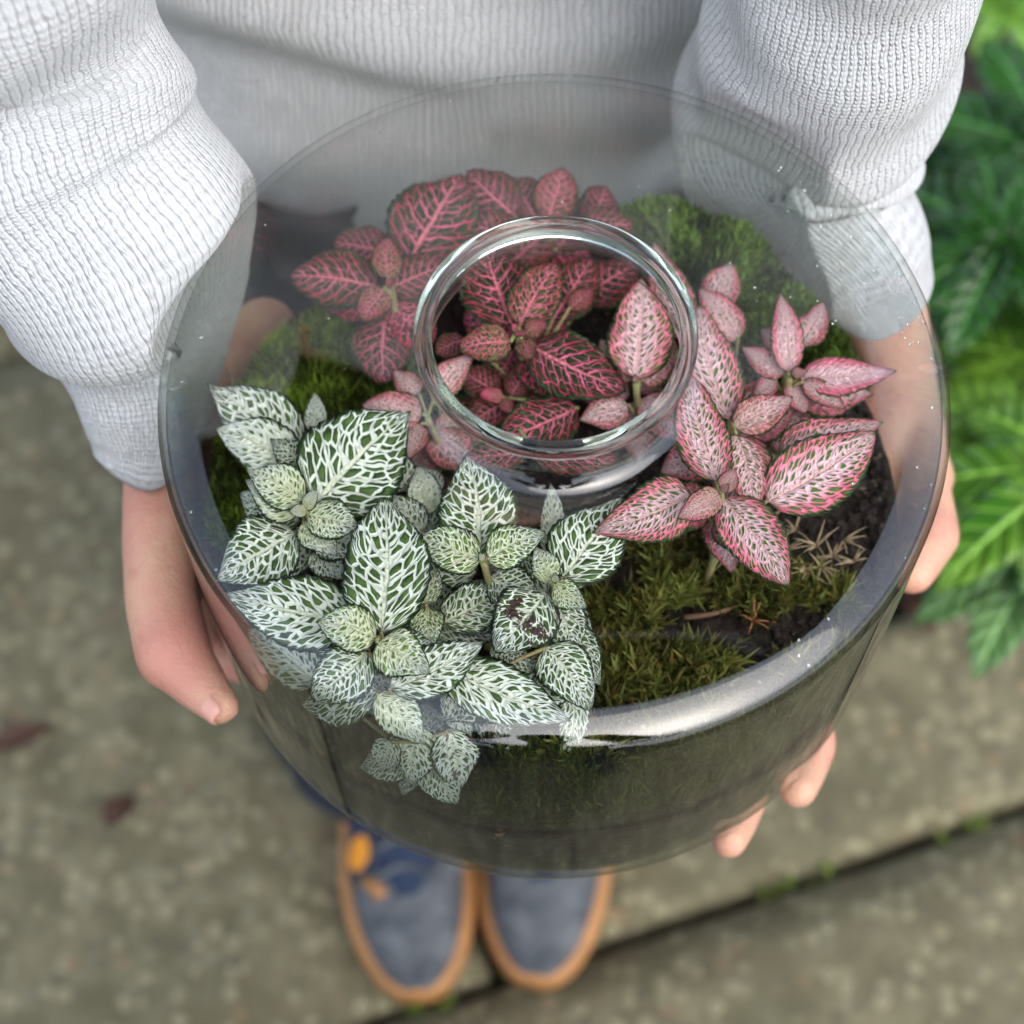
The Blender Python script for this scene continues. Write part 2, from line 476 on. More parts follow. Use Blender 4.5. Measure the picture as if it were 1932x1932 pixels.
def mat_fatsia(name, lo, hi, rough):
    t = NT(name)
    uv = t.n('ShaderNodeSeparateXYZ'); t.link(t.uv(), uv.inputs[0])
    a = t.math('ABSOLUTE', t.math('SUBTRACT', t.math('MULTIPLY', uv.outputs[0], 2), 1))
    s = t.math('SUBTRACT', uv.outputs[1], t.math('MULTIPLY', a, .18))
    q = t.math('ABSOLUTE', t.math('SUBTRACT', t.math('FRACT', t.math('MULTIPLY', s, 8)), .5))
    vein = t.math('MAXIMUM', t.ramp(a, .10, .04), t.math('MULTIPLY', t.ramp(q, .10, .04), .5))
    n = t.noise(t.obj(), 14, 3, .6)
    c = t.mix(t.ramp(n, .3, .7), lo, hi)
    c = t.mix(vein, c, tuple(min(1, x * 2.2 + .03) for x in hi))
    h = t.math('SUBTRACT', t.math('MULTIPLY', q, 1.4), vein)
    p = t.n('ShaderNodeBsdfPrincipled'); t.link(c, p.inputs['Base Color']); p.inputs['Roughness'].default_value = rough
    t.link(t.bump(h, .006, .5), p.inputs['Normal'])
    tr = t.n('ShaderNodeBsdfTranslucent'); t.link(c, tr.inputs['Color'])
    mx = t.n('ShaderNodeMixShader'); mx.inputs[0].default_value = .25
    t.link(p.outputs[0], mx.inputs[1]); t.link(tr.outputs[0], mx.inputs[2]); t.link(mx.outputs[0], t.out.inputs['Surface'])
    return t.m
M['fat_dark'] = mat_fatsia('dark_glossy_leaf', hexlin('193e10'), hexlin('336a22'), .22)
M['fat_light'] = mat_fatsia('bright_green_leaf', hexlin('3f7818'), hexlin('7cab38'), .28)
M['fat_pale'] = mat_fatsia('pale_green_leaf', hexlin('4a7c3a'), hexlin('7fa566'), .35)
M['shade'] = mat_plain('dark_undergrowth', hexlin('20301a'), .8, 9, .6, .02, 30, hexlin('17120d'))

# ------------------------------------------------------------------ ground, paving, bed
tag(mesh('ground', [(-30, -30, GROUND - .06), (30, -30, GROUND - .06), (30, 30, GROUND - .06), (-30, 30, GROUND - .06)], [(0, 1, 2, 3)], M['joint'], smooth=False), kind='structure')
pav = tag(empty('paving', (0, 0, GROUND)), kind='structure')
SA = math.atan2(.16, .478)           # the joints run at this angle
d1 = np.array([math.cos(SA), math.sin(SA)]); d2_ = np.array([-math.sin(SA), math.cos(SA)])
O = np.array([-.117, -.03])
def slab(u0, u1, v0, v1):
    g = .0065; n = 14
    us = np.linspace(u0 + g, u1 - g, n); vs = np.linspace(v0 + g, v1 - g, n)
    V = []
    for v in vs:
        for u in us:
            eu = min(u - us[0], us[-1] - u, v - vs[0], vs[-1] - v)
            jit = .004 * noise.noise(Vector((u * 30, v * 30, 3))) if eu < 1e-6 else 0
            p = O + d1 * (u + jit) + d2_ * (v + jit)
            V.append((p[0], p[1], (-.008 if eu < 1e-6 else 0) + .0015 * noise.noise(Vector((u * 8, v * 8, 0)))))
    F = [tuple(int(i) for i in f) for f in grid_faces(n, n)]
    top = len(V)
    ring = [i for i in range(n)] + [j * n + n - 1 for j in range(1, n)] + [(n - 1) * n + i for i in range(n - 2, -1, -1)] + [j * n for j in range(n - 2, 0, -1)]
    for i in ring: V.append((V[i][0], V[i][1], -.05))
    m = len(ring)
    for k in range(m):
        F.append((ring[k], top + k, top + (k + 1) % m, ring[(k + 1) % m]))
    mesh('slab', V, F, M['paving'], pav, smooth=True)
LIM = .47
for (v0, v1, cuts) in ((-.62, 0.0, (-1.5, -.9, -.35, .62)), (0.0, .62, (-1.7, -1.1, -.5, .10, .70)), (.62, 1.24, (-1.6, -.8, -.2, .12)), (-1.24, -.62, (-1.4, -.8, -.2, .6))):
    for k in range(len(cuts) - 1):
        slab(cuts[k], cuts[k + 1], v0, .175 if (v0 == 0 and k == 3) else v1)
# planting bed: bare soil, lumpy, on the right
n = 60
bx, by = np.meshgrid(np.linspace(.05, 2.4, n), np.linspace(-.4, 2.6, n))
V = []
for x, y in zip(bx.ravel(), by.ravel()):
    u = (np.array([x, y]) - O) @ d1
    edge = min(max(((q_ := (np.array([x, y]) - O) @ d2_) - .195) / .03, -1), 1) * (1 if u > .1 else -1)
    V.append((x, y, GROUND - .03 + .025 * edge + .02 * noise.noise(Vector((x * 9, y * 9, 1))) + .01 * noise.noise(Vector((x * 31, y * 31, 1)))))
tag(mesh('garden_bed', V, grid_faces(n, n), M['bed']), kind='structure')

# moss tufts in the paving joint
V, F, col = [], [], []
def add_sprig(V, F, col, p, up, h, w, k, tint, rnd):
    up = up / np.linalg.norm(up)
    for i in range(k):
        t0 = (i + .3) / k
        az = rnd.random() * 6.283
        side = np.array([math.cos(az), math.sin(az), 0.]); side -= up * (side @ up); side /= (np.linalg.norm(side) + 1e-9)
        b = p + up * h * t0 * .75
        tip = b + (up * (.55 + .35 * t0) + side * (.75 - .35 * t0)) * h * .5
        c = np.cross(up, side) * w * .5
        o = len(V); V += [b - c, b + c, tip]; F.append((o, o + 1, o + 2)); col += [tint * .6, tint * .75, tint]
rs = random.Random(3)
for _ in range(110):
    u = rs.uniform(-.1, .6)
    if noise.noise(Vector((u * 14, 0, 5))) < .1: continue
    q = O + d1 * u + d2_ * rs.uniform(-.006, .006)
    add_sprig(V, F, col, np.array([q[0], q[1], GROUND - .012]), np.array([rs.uniform(-.3, .3), rs.uniform(-.3, .3), 1]), .014, .004, 5, np.array([rs.uniform(.2, 1), rs.uniform(0, .3), 0]), rs)
tag(mesh('joint_moss', V, F, M['moss_b'], smooth=False, col=np.array(col)), 'thin line of green moss tufts growing in the joint between paving slabs', 'moss', kind='stuff')

def dead_leaf(px, py, L, wd, rot, label):
    n = 7; V = []; F = []
    for j in range(9):
        v = j / 8; w = wd * math.sin(math.pi * v ** .8) + .0005
        for i in range(n):
            u = -1 + 2 * i / (n - 1)
            V.append((u * w, (v - .5) * L, .004 + .006 * abs(u) ** 2 + .006 * math.sin(v * 5)))
    o = mesh('fallen_leaf', V, grid_faces(n, 9), M['deadleaf'])
    o.location = at(px, py, GROUND + .006); o.rotation_euler = (0, 0, rot)
    tag(o, label, 'leaf', 'fallen leaves on the paving')
dead_leaf(230, 1535, .030, .010, -.6, 'small reddish brown fallen leaf on the paving left of the shoes')
dead_leaf(40, 1400, .050, .009, -1.1, 'dark narrow fallen leaf lying at the left edge of the paving')
dead_leaf(1735, 1165, .035, .012, .4, 'reddish dead leaf on the ground under the pale garden leaf')

# ------------------------------------------------------------------ person
person = tag(empty('person', (-.03, .30, GROUND)), 'person in white knitted jumper, navy trousers and grey shoes holding the jar', 'person')
PO = np.array([-.03, .30, GROUND])
def pmesh(name, V, F, mat, parent=person, **kw):
    return mesh(name, np.asarray(V) - PO, F, mat, parent, **kw)

def capsule(a, b, ra, rb, n=14, m=5):
    a = np.asarray(a, float); b = np.asarray(b, float)
    t = b - a; L = np.linalg.norm(t); t = t / L
    ts, rr = [], []
    for k in range(m, -1, -1):
        an = k / m * math.pi / 2 * .96; ts.append(-ra * math.sin(an)); rr.append(ra * math.cos(an))
    for k in range(0, m + 1):
        an = k / m * math.pi / 2 * .96; ts.append(L + rb * math.sin(an)); rr.append(rb * math.cos(an))
    P = np.array([a + t * x for x in ts])
    h = np.array([0, 0, 1.]) if abs(t[2]) < .9 else np.array([1., 0, 0])
    A = h - t * (h @ t); A /= np.linalg.norm(A); B = np.cross(t, A)
    th = np.linspace(0, 2 * np.pi, n, endpoint=False)
    V = (P[:, None, :] + np.array(rr)[:, None, None] * (np.cos(th)[None, :, None] * A + np.sin(th)[None, :, None] * B)).reshape(-1, 3)
    F = [tuple(f) for f in grid_faces(n, len(P), True)]
    F.append(tuple(range(n))[::-1]); F.append(tuple(range((len(P) - 1) * n, len(P) * n)))
    return V, F

def chain(pts, out):
    for (p, r), (q, s) in zip(pts[:-1], pts[1:]):
        out.append(capsule(p, q, r, s))

JR = .1415
def clear(p, r):
    """push a centre outward so that a ball of radius r just touches the jar"""
    p = np.array(p, float)
    if p[2] > -.166:
        rad = math.hypot(p[0], p[1]); need = (JR if p[2] > -.13 else JR - .004) + r
        if rad < need: p[:2] *= need / rad
    return p
def A_(px, py, z, r): return (clear(at(px, py, z), r), r)

body = []
# torso, neck, head, legs (all but the hands are hidden under clothes or out of frame)
body.append(capsule((-.03, .31, .06), (-.03, .32, .36), .10, .12)); body.append(capsule((-.11, .335, .02), (.05, .335, .02), .08, .08))
body.append(capsule((-.14, .32, .40), (.08, .32, .40), .07, .07)); body.append(capsule((-.03, .32, .42), (-.03, .31, .53), .055, .05))
body.append(capsule((-.03, .30, .60), (-.03, .29, .68), .072, .078)); body.append(capsule((-.03, .205, .60), (-.03, .215, .635), .010, .008))
body.append(capsule((-.03, .25, .565), (-.03, .28, .60), .045, .06))
for sx, fx in ((-1, -.085), (1, .005)):
    chain([((-.03 + sx * .08, .34, 0), .070), ((-.035 + sx * .08, .28, -.38), .050), ((fx, .25, -.70), .035), ((fx, .24, -.765), .034)], body)
    chain([((fx, .22, -.77), .030), ((fx, .06, -.785), .022)], body)
# arms
LW = A_(300, 790, -.112, .0165); RW = A_(1668, 590, -.118, .019)
chain([((-.19, .31, .39), .05), ((-.29, .27, .16), .040), (at(60, 180, .045), .036), (at(205, 480, -.02), .032), LW], body)
chain([((.13, .31, .39), .05), ((.20, .31, .16), .036), (at(1595, 60, .03), .026), (at(1560, 300, -.045), .021), (at(1610, 460, -.08), .019), RW], body)
# hand on the image-left side: back of the hand outward, thumb along the wall, fingers under the base
PL = A_(318, 900, -.125, .0165); PL2 = A_(370, 900, -.150, .016)
chain([LW, PL, A_(345, 1080, -.130, .0150)], body); chain([LW, PL2, A_(400, 1090, -.150, .013)], body)
body.append(capsule(PL[0], PL2[0], .0165, .016))
PH = A_(440, 690, -.115, .017); chain([LW, PH, A_(500, 620, -.125, .014)], body); body.append(capsule(PH[0], PL2[0], .016, .014))
chain([LW, A_(302, 900, -.112, .0150), A_(304, 1010, -.108, .0148), A_(322, 1130, -.106, .0146), A_(338, 1228, -.104, .0150)], body)
chain([A_(338, 1232, -.104, .0146), A_(386, 1282, -.103, .0108), A_(434, 1316, -.101, .0080)], body)
chain([A_(385, 1010, -.130, .0120), A_(392, 1130, -.116, .0105), A_(410, 1230, -.106, .0088), A_(446, 1318, -.100, .0066)], body)
for k, (x0, y0) in enumerate(((-.150, -.012), (-.150, .010), (-.148, .034))):
    chain([(clear((x0, y0, -.145), .010), .0115), ((x0 + .004, y0 - .012, -.174), .0100), ((x0 + .045, y0 - .026, -.1765), .0092), ((x0 + .075, y0 - .034, -.1755), .0082)], body)
# hand on the image-right side
PR = A_(1700, 700, -.142, .015); PR2 = A_(1720, 830, -.152, .012)
chain([RW, PR, PR2, A_(1740, 900, -.150, .014)], body)
chain([PR, A_(1735, 820, -.148, .0115), A_(1745, 930, -.142, .0115), A_(1758, 1010, -.134, .0118), A_(1722, 1078, -.130, .0096)], body)
tips = [((1506, 1490), .0090), ((1376, 1586), .0085)]
for k, ((tx, ty), r) in enumerate(tips):
    T = at(tx, ty, -.1665); a = math.atan2(T[1], T[0])
    base = np.array([.146, .012 + .014 * k, -.150])
    chain([PR2, (clear(base, .010), .0115), ((.105, .02 + .016 * k, -.179), .0098), (at(tx + 30, ty - 85, -.1785), .0096), (at(tx + 12, ty - 38, -.1755), .0094), (T, r * .88)], body)
for k, (x0, y0) in enumerate(((.142, .040), (.136, .060))):
    chain([PR, (clear((x0, y0, -.150), .010), .0112), ((x0 - .004, y0 - .012, -.174), .0098), ((x0 - .05, y0 - .030, -.1765), .0090)], body)
V, F = join(body)
tmp = mesh('tmp_body', V - PO, F, None)
md = tmp.modifiers.new('r', 'REMESH'); md.mode = 'VOXEL'; md.voxel_size = .0024
sm = tmp.modifiers.new('s', 'CORRECTIVE_SMOOTH') if False else tmp.modifiers.new('s', 'SMOOTH'); sm.factor = .5; sm.iterations = 4
dg = bpy.context.evaluated_depsgraph_get()
bm_ = bpy.data.meshes.new_from_object(tmp.evaluated_get(dg)); bm_.name = 'body'
bpy.data.objects.remove(tmp)
bm_.materials.clear(); bm_.materials.append(M['skin'])
bm_.polygons.foreach_set('use_smooth', np.ones(len(bm_.polygons), dtype=bool))
bo = bpy.data.objects.new('body', bm_); C.objects.link(bo); bo.parent = person

def nail(c, along, up, L, w):
    c = np.asarray(c); along = np.asarray(along, float); along /= np.linalg.norm(along)
    up = np.asarray(up, float); up -= along * (up @ along); up /= np.linalg.norm(up); sd_ = np.cross(along, up)
    V = []
    for j in range(7):
        v = j / 6
        ww = w * (1 - .35 * abs(2 * v - 1) ** 4)
        for i in range(7):
            u = -1 + i / 3
            V.append(c + along * (v - .5) * L + sd_ * u * ww + up * (-.55 * w * u * u - .0008 * (2 * v - 1) ** 2))
    o = pmesh('nail', V, grid_faces(7, 7), M['nail'])
    m = o.modifiers.new('t', 'SOLIDIFY'); m.thickness = .0007
ta, tb = A_(386, 1282, -.103, .0108), A_(434, 1316, -.101, .0080)
ud = CAM - tb[0]; ud /= np.linalg.norm(ud)
nn = ud * .62 + np.array([-.35, -.62, 0]); nn /= np.linalg.norm(nn)
nail(.42 * ta[0] + .58 * tb[0] + nn * .0092, tb[0] - ta[0], nn, .0150, .0060)
ta, tb = A_(1760, 1010, -.134, .0118), A_(1722, 1082, -.130, .0096)
nn = np.array([.1, -.75, .65]); nn /= np.linalg.norm(nn)
nail(.3 * ta[0] + .7 * tb[0] + nn * .0098, tb[0] - ta[0], nn, .012, .005)

# head hair (out of frame, seen only in the glass)
V = []; F = []
for j in range(12):
    ph = j / 11 * math.pi * .62
    for i in range(24):
        th = i / 24 * 2 * math.pi
        fr = 1 if math.sin(th) > -.5 else .8
        V.append((-.03 + .092 * math.sin(ph) * math.cos(th), .305 + .10 * math.sin(ph) * math.sin(th) * fr, .665 + .10 * math.cos(ph)))
pmesh('hair', V, grid_faces(24, 12, True), M['hair'])

# trousers
def loft(rings, n=64, fold=None):
    """rings: (cx, cy, z, rx, ry)"""
    V = []
    for k, (cx, cy, z, rx, ry) in enumerate(rings):
        for i in range(n):
            th = 2 * math.pi * i / n
            f = fold(k, th, z) if fold else 0
            V.append((cx + (rx + f) * math.cos(th), cy + (ry + f) * math.sin(th), z))
    return V
tz = np.linspace(0, 1, 40)
legs = []
trousers = empty('trousers'); trousers.parent = person
V = loft([tuple(r) for r in spline([(-.04, .325, .05, .145, .090), (-.05, .325, -.05, .165, .098), (-.055, .32, -.15, .175, .104), (-.06, .305, -.20, .18, .112)], 24)], 72,
         lambda k, th, z: .004 * math.sin(th * 7 + z * 30) + .003 * math.sin(th * 13 - z * 60))
pmesh('hip_section', V, grid_faces(72, 24, True), M['navy'], trousers)
for sx, fx in ((-1, -.112), (1, .014)):
    rr = spline([(-.055 + sx * .085, .295, -.15, .108, .115), (-.055 + sx * .085, .275, -.35, .088, .092), (fx + sx * .012, .215, -.58, .076, .080), (fx + sx * .004, .180, -.752, .066, .088)], 46)
    V = loft([tuple(r) for r in rr], 56, lambda k, th, z: .004 * math.sin(th * 5 + z * 40) + .003 * math.sin(th * 3 - z * 75))
    pmesh('trouser_leg', V, grid_faces(56, 46, True), M['navy'], trousers)

# shoes
def shoe(cx, ty, rot, name_lab, withtab):
    root = empty('shoe', np.array([cx, ty, GROUND]) - PO + np.array([0, 0, 0])); root.parent = person
    root.rotation_euler = (0, 0, rot); root['label'] = name_lab
    L = .285
    def half(v):      # sole half width along 0 toe .. 1 heel
        return .0425 * (math.sin(min(v / .30, 1) * math.pi / 2) ** .44) * (1 - .24 * math.sin(min(max((v - .3) / .7, 0), 1) * math.pi / 2) ** 1.3) * (1 - max(0, (v - .93) / .07) ** 2 * .75)
    def skew(v): return -.006 * math.sin(v * 3.0)
    def section(v, n, zf):
        w = half(v)
        return w, skew(v), v * L
    N = 40
    vs = .5 * (1 - np.cos(np.linspace(0.02, math.pi - .02, N)))
    # sole: welt that stands out around the upper
    V = []
    for v in vs:
        w, sk, y = section(v, 0, 0)
        for (fu, z) in ((-.96, 0), (-1.02, .006), (-1.03, .022), (-.93, .0265), (.93, .0265), (1.03, .022), (1.02, .006), (.96, 0)):
            V.append((sk + fu * (w + .004), y, z + .003))
    F = [tuple(f) for f in grid_faces(8, N, True)] + [tuple(range(8))[::-1], tuple(range((N - 1) * 8, N * 8))]
    mesh('sole', V, F, M['rubber'], root)
    # upper
    V = []; n = 21
    def top(v): return .034 + .030 * min(v / .22, 1) ** .6 + .052 * min(max((v - .24) / .35, 0), 1) ** 1.2
    for v in vs * .97 + .012:
        w, sk, y = section(v, 0, 0); h = top(v)
        w = max(w - .0025, .002); 
        for i in range(n):
            th = math.pi * i / (n - 1)
            c, s_ = math.cos(th), math.sin(th)
            V.append((sk + w * np.sign(c) * abs(c) ** .75, y, .024 + (h - .024) * s_ ** .85 * (1 if v > .1 else (v / .1) ** .35)))
    mesh('upper', V, grid_faces(n, N), M['suede'], root)
    # navy throat panel, tongue, laces, quarter panel
    V = []
    for v in np.linspace(.21, .60, 14):
        h = top(v) + .003
        for i in range(9):
            u = -1 + i / 4
            w = .020 * min(1, ((v - .20) / .06) ** .5)
            V.append((skew(v) + u * w, v * L, h - .006 * u * u))
    mesh('tongue', V, grid_faces(9, 14), M['navy_s'], root)
    for sd2 in (-1, 1):
        V = []
        for v in np.linspace(.27, .66, 10):
            w, sk, y = section(v, 0, 0); h = top(v)
            for i in range(7):
                th = R(12 + 8.6 * i)
                V.append((sk + sd2 * (w - .001) * math.cos(th) ** .75, y, .026 + (h - .024) * math.sin(th) ** .85 + .0015))
        mesh('eyelet_panel', V, grid_faces(7, 10), M['navy_s'] if sd2 < 0 else M['suede'], root)
    for v in (.26, .32, .38, .44):
        P = [(skew(v) + x, v * L + (.004 if abs(x) < .01 else 0), top(v) + .007 - 9 * x * x) for x in np.linspace(-.020, .020, 7)]
        vv, ff = tube_arrays(P, .0022, 6)
        mesh('lace', vv, ff, M['suede'], root)
    if withtab:
        vv = [(-.048, .078, .052), (-.030, .076, .066), (-.026, .102, .080), (-.044, .106, .070)]
        o = mesh('orange_tab', vv, [(0, 1, 2, 3)], M['orange'], root); m = o.modifiers.new('t', 'SOLIDIFY'); m.thickness = .004
        m2 = o.modifiers.new('b', 'SUBSURF'); m2.levels = 2; m2.render_levels = 2
        P = [(-.032, .074, .058), (-.024, .066, .062), (-.022, .060, .062)]
        vv, ff = tube_arrays(P, .005, 8); mesh('tan_toggle', vv, ff, M['rubber'], root)
    return root
s1 = shoe(-.080, -.018, R(3), 'shoe with an orange tab on its side', True)
s2 = shoe(.001, -.008, R(-8), 'shoe with no orange tab showing', False)

# sweater: body panel and two sleeves
sweater = empty('jumper'); sweater.parent = person
n = 220; zs = np.linspace(-.185, .45, 165)
V = []; UV = []
for k, z in enumerate(zs):
    q = np.interp(z, [-.135, -.11, 0, .2, .38, .45], [0, 1, 2, 3, 4, 5])
    rx = np.interp(z, [-.185, -.165, 0, .2, .38, .45], [.186, .196, .205, .205, .20, .10])
    ry = np.interp(z, [-.185, -.165, 0, .2, .38, .45], [.132, .139, .124, .130, .11, .07])
    for i in range(n):
        th = 2 * math.pi * i / n + math.pi / 2
        x = -.03 + rx * math.cos(th); y = .32 + ry * math.sin(th)
        f = .003 * math.sin(z * 70 + 2.2 * math.sin(x * 14) + .6) + .004 * noise.noise(Vector((x * 16, y * 16, z * 26)))
        f += .004 * math.exp(-((z + .045 - .25 * (x + .03) ** 2) / .018) ** 2) - .003 * math.exp(-((z + .075) / .014) ** 2)
        f += .012 * math.exp(-((x - .115 - .3 * z) / .022) ** 2) * (-1)
        V.append((x + f * math.cos(th), y + f * math.sin(th), z))
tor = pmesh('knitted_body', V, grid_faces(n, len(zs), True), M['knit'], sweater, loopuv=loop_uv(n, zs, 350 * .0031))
tor.modifiers.new('t', 'SOLIDIFY').thickness = .004

def sleeve(rings, hint, seed, cufftilt, amp):
    """rings: (x px, y px, z, half width px)"""
    P = np.array([np.append(at(x, y, z), r / ppm(at(x, y, z))) for x, y, z, r in rings])
    S = spline(P, 130); P3, rr = S[:, :3], S[:, 3]
    T, A, B = frames(P3, hint)
    L = np.concatenate([[0], np.cumsum(np.linalg.norm(np.diff(P3, axis=0), axis=1))])
    n = 120; V = []; UV = []
    for k in range(len(P3)):
        for i in range(n):
            th = 2 * math.pi * i / n
            d = math.cos(th) * A[k] + math.sin(th) * B[k]
            pt = P3[k] + d * rr[k]
            near = min(1, k / 20)
            f = amp * (.0045 * math.sin(L[k] * 95 + 2.5 * math.cos(th + seed) + 2 * nz(pt, 9, seed)) * near + .004 * nz(pt, 28, seed) + .007 * nz(pt, 12, seed + 3))
            tilt = T[k] * cufftilt * math.cos(th - seed) * max(0, (k - 90) / 40)
            q = P3[k] + d * (rr[k] * (1 if k < 126 else 1 - .06 * (k - 126)) + f) + tilt
            q = np.array(q)
            wt_ = min(max((.022 - q[2]) / .022, 0), 1)
            rad = math.hypot(q[0], q[1])
            if rad < .1445: q[:2] *= 1 + (.1445 / rad - 1) * wt_
            V.append(q)
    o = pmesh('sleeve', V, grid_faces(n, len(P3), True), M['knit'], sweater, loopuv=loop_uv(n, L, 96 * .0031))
    m = o.modifiers.new('t', 'SOLIDIFY'); m.thickness = .004; m.offset = -1
    return o
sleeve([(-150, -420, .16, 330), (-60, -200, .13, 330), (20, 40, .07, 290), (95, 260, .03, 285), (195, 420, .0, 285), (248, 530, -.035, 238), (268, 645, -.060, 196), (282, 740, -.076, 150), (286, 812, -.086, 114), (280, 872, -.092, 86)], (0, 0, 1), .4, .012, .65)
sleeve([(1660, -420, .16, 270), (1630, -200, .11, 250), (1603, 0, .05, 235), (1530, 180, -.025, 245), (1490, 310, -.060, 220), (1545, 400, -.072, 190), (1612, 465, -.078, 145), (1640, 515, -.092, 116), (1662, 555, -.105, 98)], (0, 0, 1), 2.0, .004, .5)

# ------------------------------------------------------------------ the jar
jar = tag(empty('glass_jar', (0, 0, -.165)), 'large round clear glass terrarium jar with a short open neck, held in both hands', 'jar')
JO = np.array([0, 0, -.165])
prof = []                                  # outer profile, neck top to bottom centre
prof += [(.0462, .0300), (.0460, .0260)]
for a in np.linspace(0, 85, 9):            # concave fillet between neck and dome
    prof.append((.0460 + .0070 * (1 - math.cos(R(a))), .0225 - .0075 * math.sin(R(a)) ))
for r_ in (.058, .070, .082, .094, .106, .115):
    prof.append((r_, None))
arc = []
for a in np.linspace(6, 32, 16):
    arc.append((.134 + .006 * math.sin(R(32)) - .030 * (math.sin(R(32)) - math.sin(R(a))), .030 * (math.cos(R(a)) - math.cos(R(32))) + .006 * math.cos(R(32)) - .0010))
for a in np.linspace(36, 90, 12):
    arc.append((.134 + .006 * math.sin(R(a)), .006 * math.cos(R(a)) - .0010))
R0_, Z0_ = arc[0]; RN_, ZN_ = [q for q in prof if q[1] is not None][-1]
prof = [q if q[1] is not None else (q[0], ZN_ + (Z0_ - ZN_) * ((q[0] - RN_) / (R0_ - RN_)) ** 1.6) for q in prof] + arc
for t_ in np.linspace(.05, 1, 12):
    prof.append((.14 - .004 * t_ ** 1.6, -.0012 - .1338 * t_))
for a in np.linspace(6, 90, 14):
    prof.append((.136 - .030 + .030 * math.cos(R(a)), -.135 - .030 * math.sin(R(a))))
prof += [(.09, -.1652), (.05, -.1640), (.0, -.1635)]
prof = np.array(prof)
def offset(P, d):
    T = np.gradient(P, axis=0); T /= np.linalg.norm(T, axis=1)[:, None]
    N = np.stack([T[:, 1], -T[:, 0]], 1)   # inward for a profile that runs downward
    Q = P + N * d; Q[:, 0] = np.maximum(Q[:, 0], 0); return Q
inner = offset(prof, .0028)
if inner[len(prof) // 2, 0] > prof[len(prof) // 2, 0]: inner = offset(prof, -.0028)
def lathe(name, P, mat, parent, n=224, closed=False, off=(0, 0, 0)):
    P = np.asarray(P); th = np.linspace(0, 2 * np.pi, n, endpoint=False)
    V = np.stack([P[:, 0][:, None] * np.cos(th), P[:, 0][:, None] * np.sin(th), np.repeat(P[:, 1][:, None], n, 1)], -1).reshape(-1, 3) + np.array(off)
    F = grid_faces(n, len(P), True)
    if closed:
        m = (len(P) - 1) * n
        F = np.vstack([F, [(m + i, m + (i + 1) % n, (i + 1) % n, i) for i in range(n)]])
    o = mesh(name, V - JO, F, mat, parent)
    b = bmesh.new(); b.from_mesh(o.data); bmesh.ops.remove_doubles(b, verts=b.verts, dist=1e-6); bmesh.ops.recalc_face_normals(b, faces=b.faces); b.to_mesh(o.data); b.free()
    return o
lathe('body', np.vstack([prof, inner[::-1]]), M['glass'], jar, closed=True)
# neck ring: thick rounded rim of solid glass
Rn = []
Rn += [(.0462, .0302)]
for a in np.linspace(-60, 240, 18):
    Rn.append((.0452 + .0032 * math.cos(R(a)), .0352 + .0030 * math.sin(R(a))))
Rn += [(.0430, .0302)]
lathe('rim', Rn, M['thick'], jar, closed=True)
# condensation drops inside the wall, most on the right
V = []; F = []
rd = np.random.default_rng(5)
ico = [(0, 0, 1)] + [(math.cos(k * 1.047) * .9, math.sin(k * 1.047) * .9, .35) for k in range(6)] + [(math.cos(k * 1.047), math.sin(k * 1.047), -.1) for k in range(6)]
icf = [(0, 1 + k, 1 + (k + 1) % 6) for k in range(6)] + [(1 + k, 7 + k, 7 + (k + 1) % 6, 1 + (k + 1) % 6) for k in range(6)]
for k in range(170):
    a = rd.normal(.42, .22) if rd.random() < .55 else rd.uniform(0, 6.283)
    pick = rd.random()
    j = int(rd.integers(12, 46))
    p, q = inner[j], inner[j + 1]; t = rd.random(); pr = p + (q - p) * t
    tn = (q - p) / np.linalg.norm(q - p); nrm = np.array([tn[1], -tn[0]])
    if nrm @ (np.array([0, -.06]) - pr) < 0: nrm = -nrm
    ca, sa = math.cos(a), math.sin(a)
    Pc = np.array([pr[0] * ca, pr[0] * sa, pr[1]]); Nn = np.array([nrm[0] * ca, nrm[0] * sa, nrm[1]])
    X = np.array([-sa, ca, 0]); Y = np.cross(Nn, X); r = rd.uniform(.0002, .0006)
    o = len(V)
    for (x, y, z) in ico: V.append(Pc + (X * x + Y * y * rd.uniform(1, 1.3)) * r + Nn * (z * r * .5 + .0002) - JO)
    F += [tuple(i + o for i in f) for f in icf]
dr = mesh('water_droplets', V, F, M['thick'], jar); tag(dr, kind='stuff')

# ------------------------------------------------------------------ soil
RS = .1355
def rwall(z):
    return float(np.interp(-z, -inner[::-1][:, 1][::-1], inner[:, 0])) if False else RS
def hsoil(x, y):
    r = math.hypot(x, y)
    h = -.092 + .008 * math.exp(-((x - .0) ** 2 + (y - .0) ** 2) / .004)
    h += .018 * math.exp(-(((x - .065) / .05) ** 2 + ((y - .085) / .04) ** 2))
    h += .006 * math.exp(-(((x + .09) / .04) ** 2 + ((y - .01) / .05) ** 2))
    h += .006 * noise.noise(Vector((x * 30, y * 30, 1))) + .003 * noise.noise(Vector((x * 110, y * 110, 5)))
    h += .012 * max(0, -y - .03) * 6 * .3
    return h
nr, na = 60, 160
V = []
for j in range(nr):
    r = (RS + .0012) * (j / (nr - 1)) ** .8
    for i in range(na):
        a = 2 * math.pi * i / na
        x, y = r * math.cos(a), r * math.sin(a); V.append((x, y, hsoil(x, y)))
in_lo = [p for p in inner if p[1] < -.10 and p[1] > -.1605 ]
for p in sorted(in_lo, key=lambda p: -p[1]):
    for i in range(na):
        a = 2 * math.pi * i / na
        V.append(((p[0] - .0006) * math.cos(a), (p[0] - .0006) * math.sin(a), p[1] + .0006))
nrow = len(V) // na
F = [tuple(int(q) for q in f) for f in grid_faces(na, nrow, True)] + [tuple((nrow - 1) * na + i for i in range(na))]
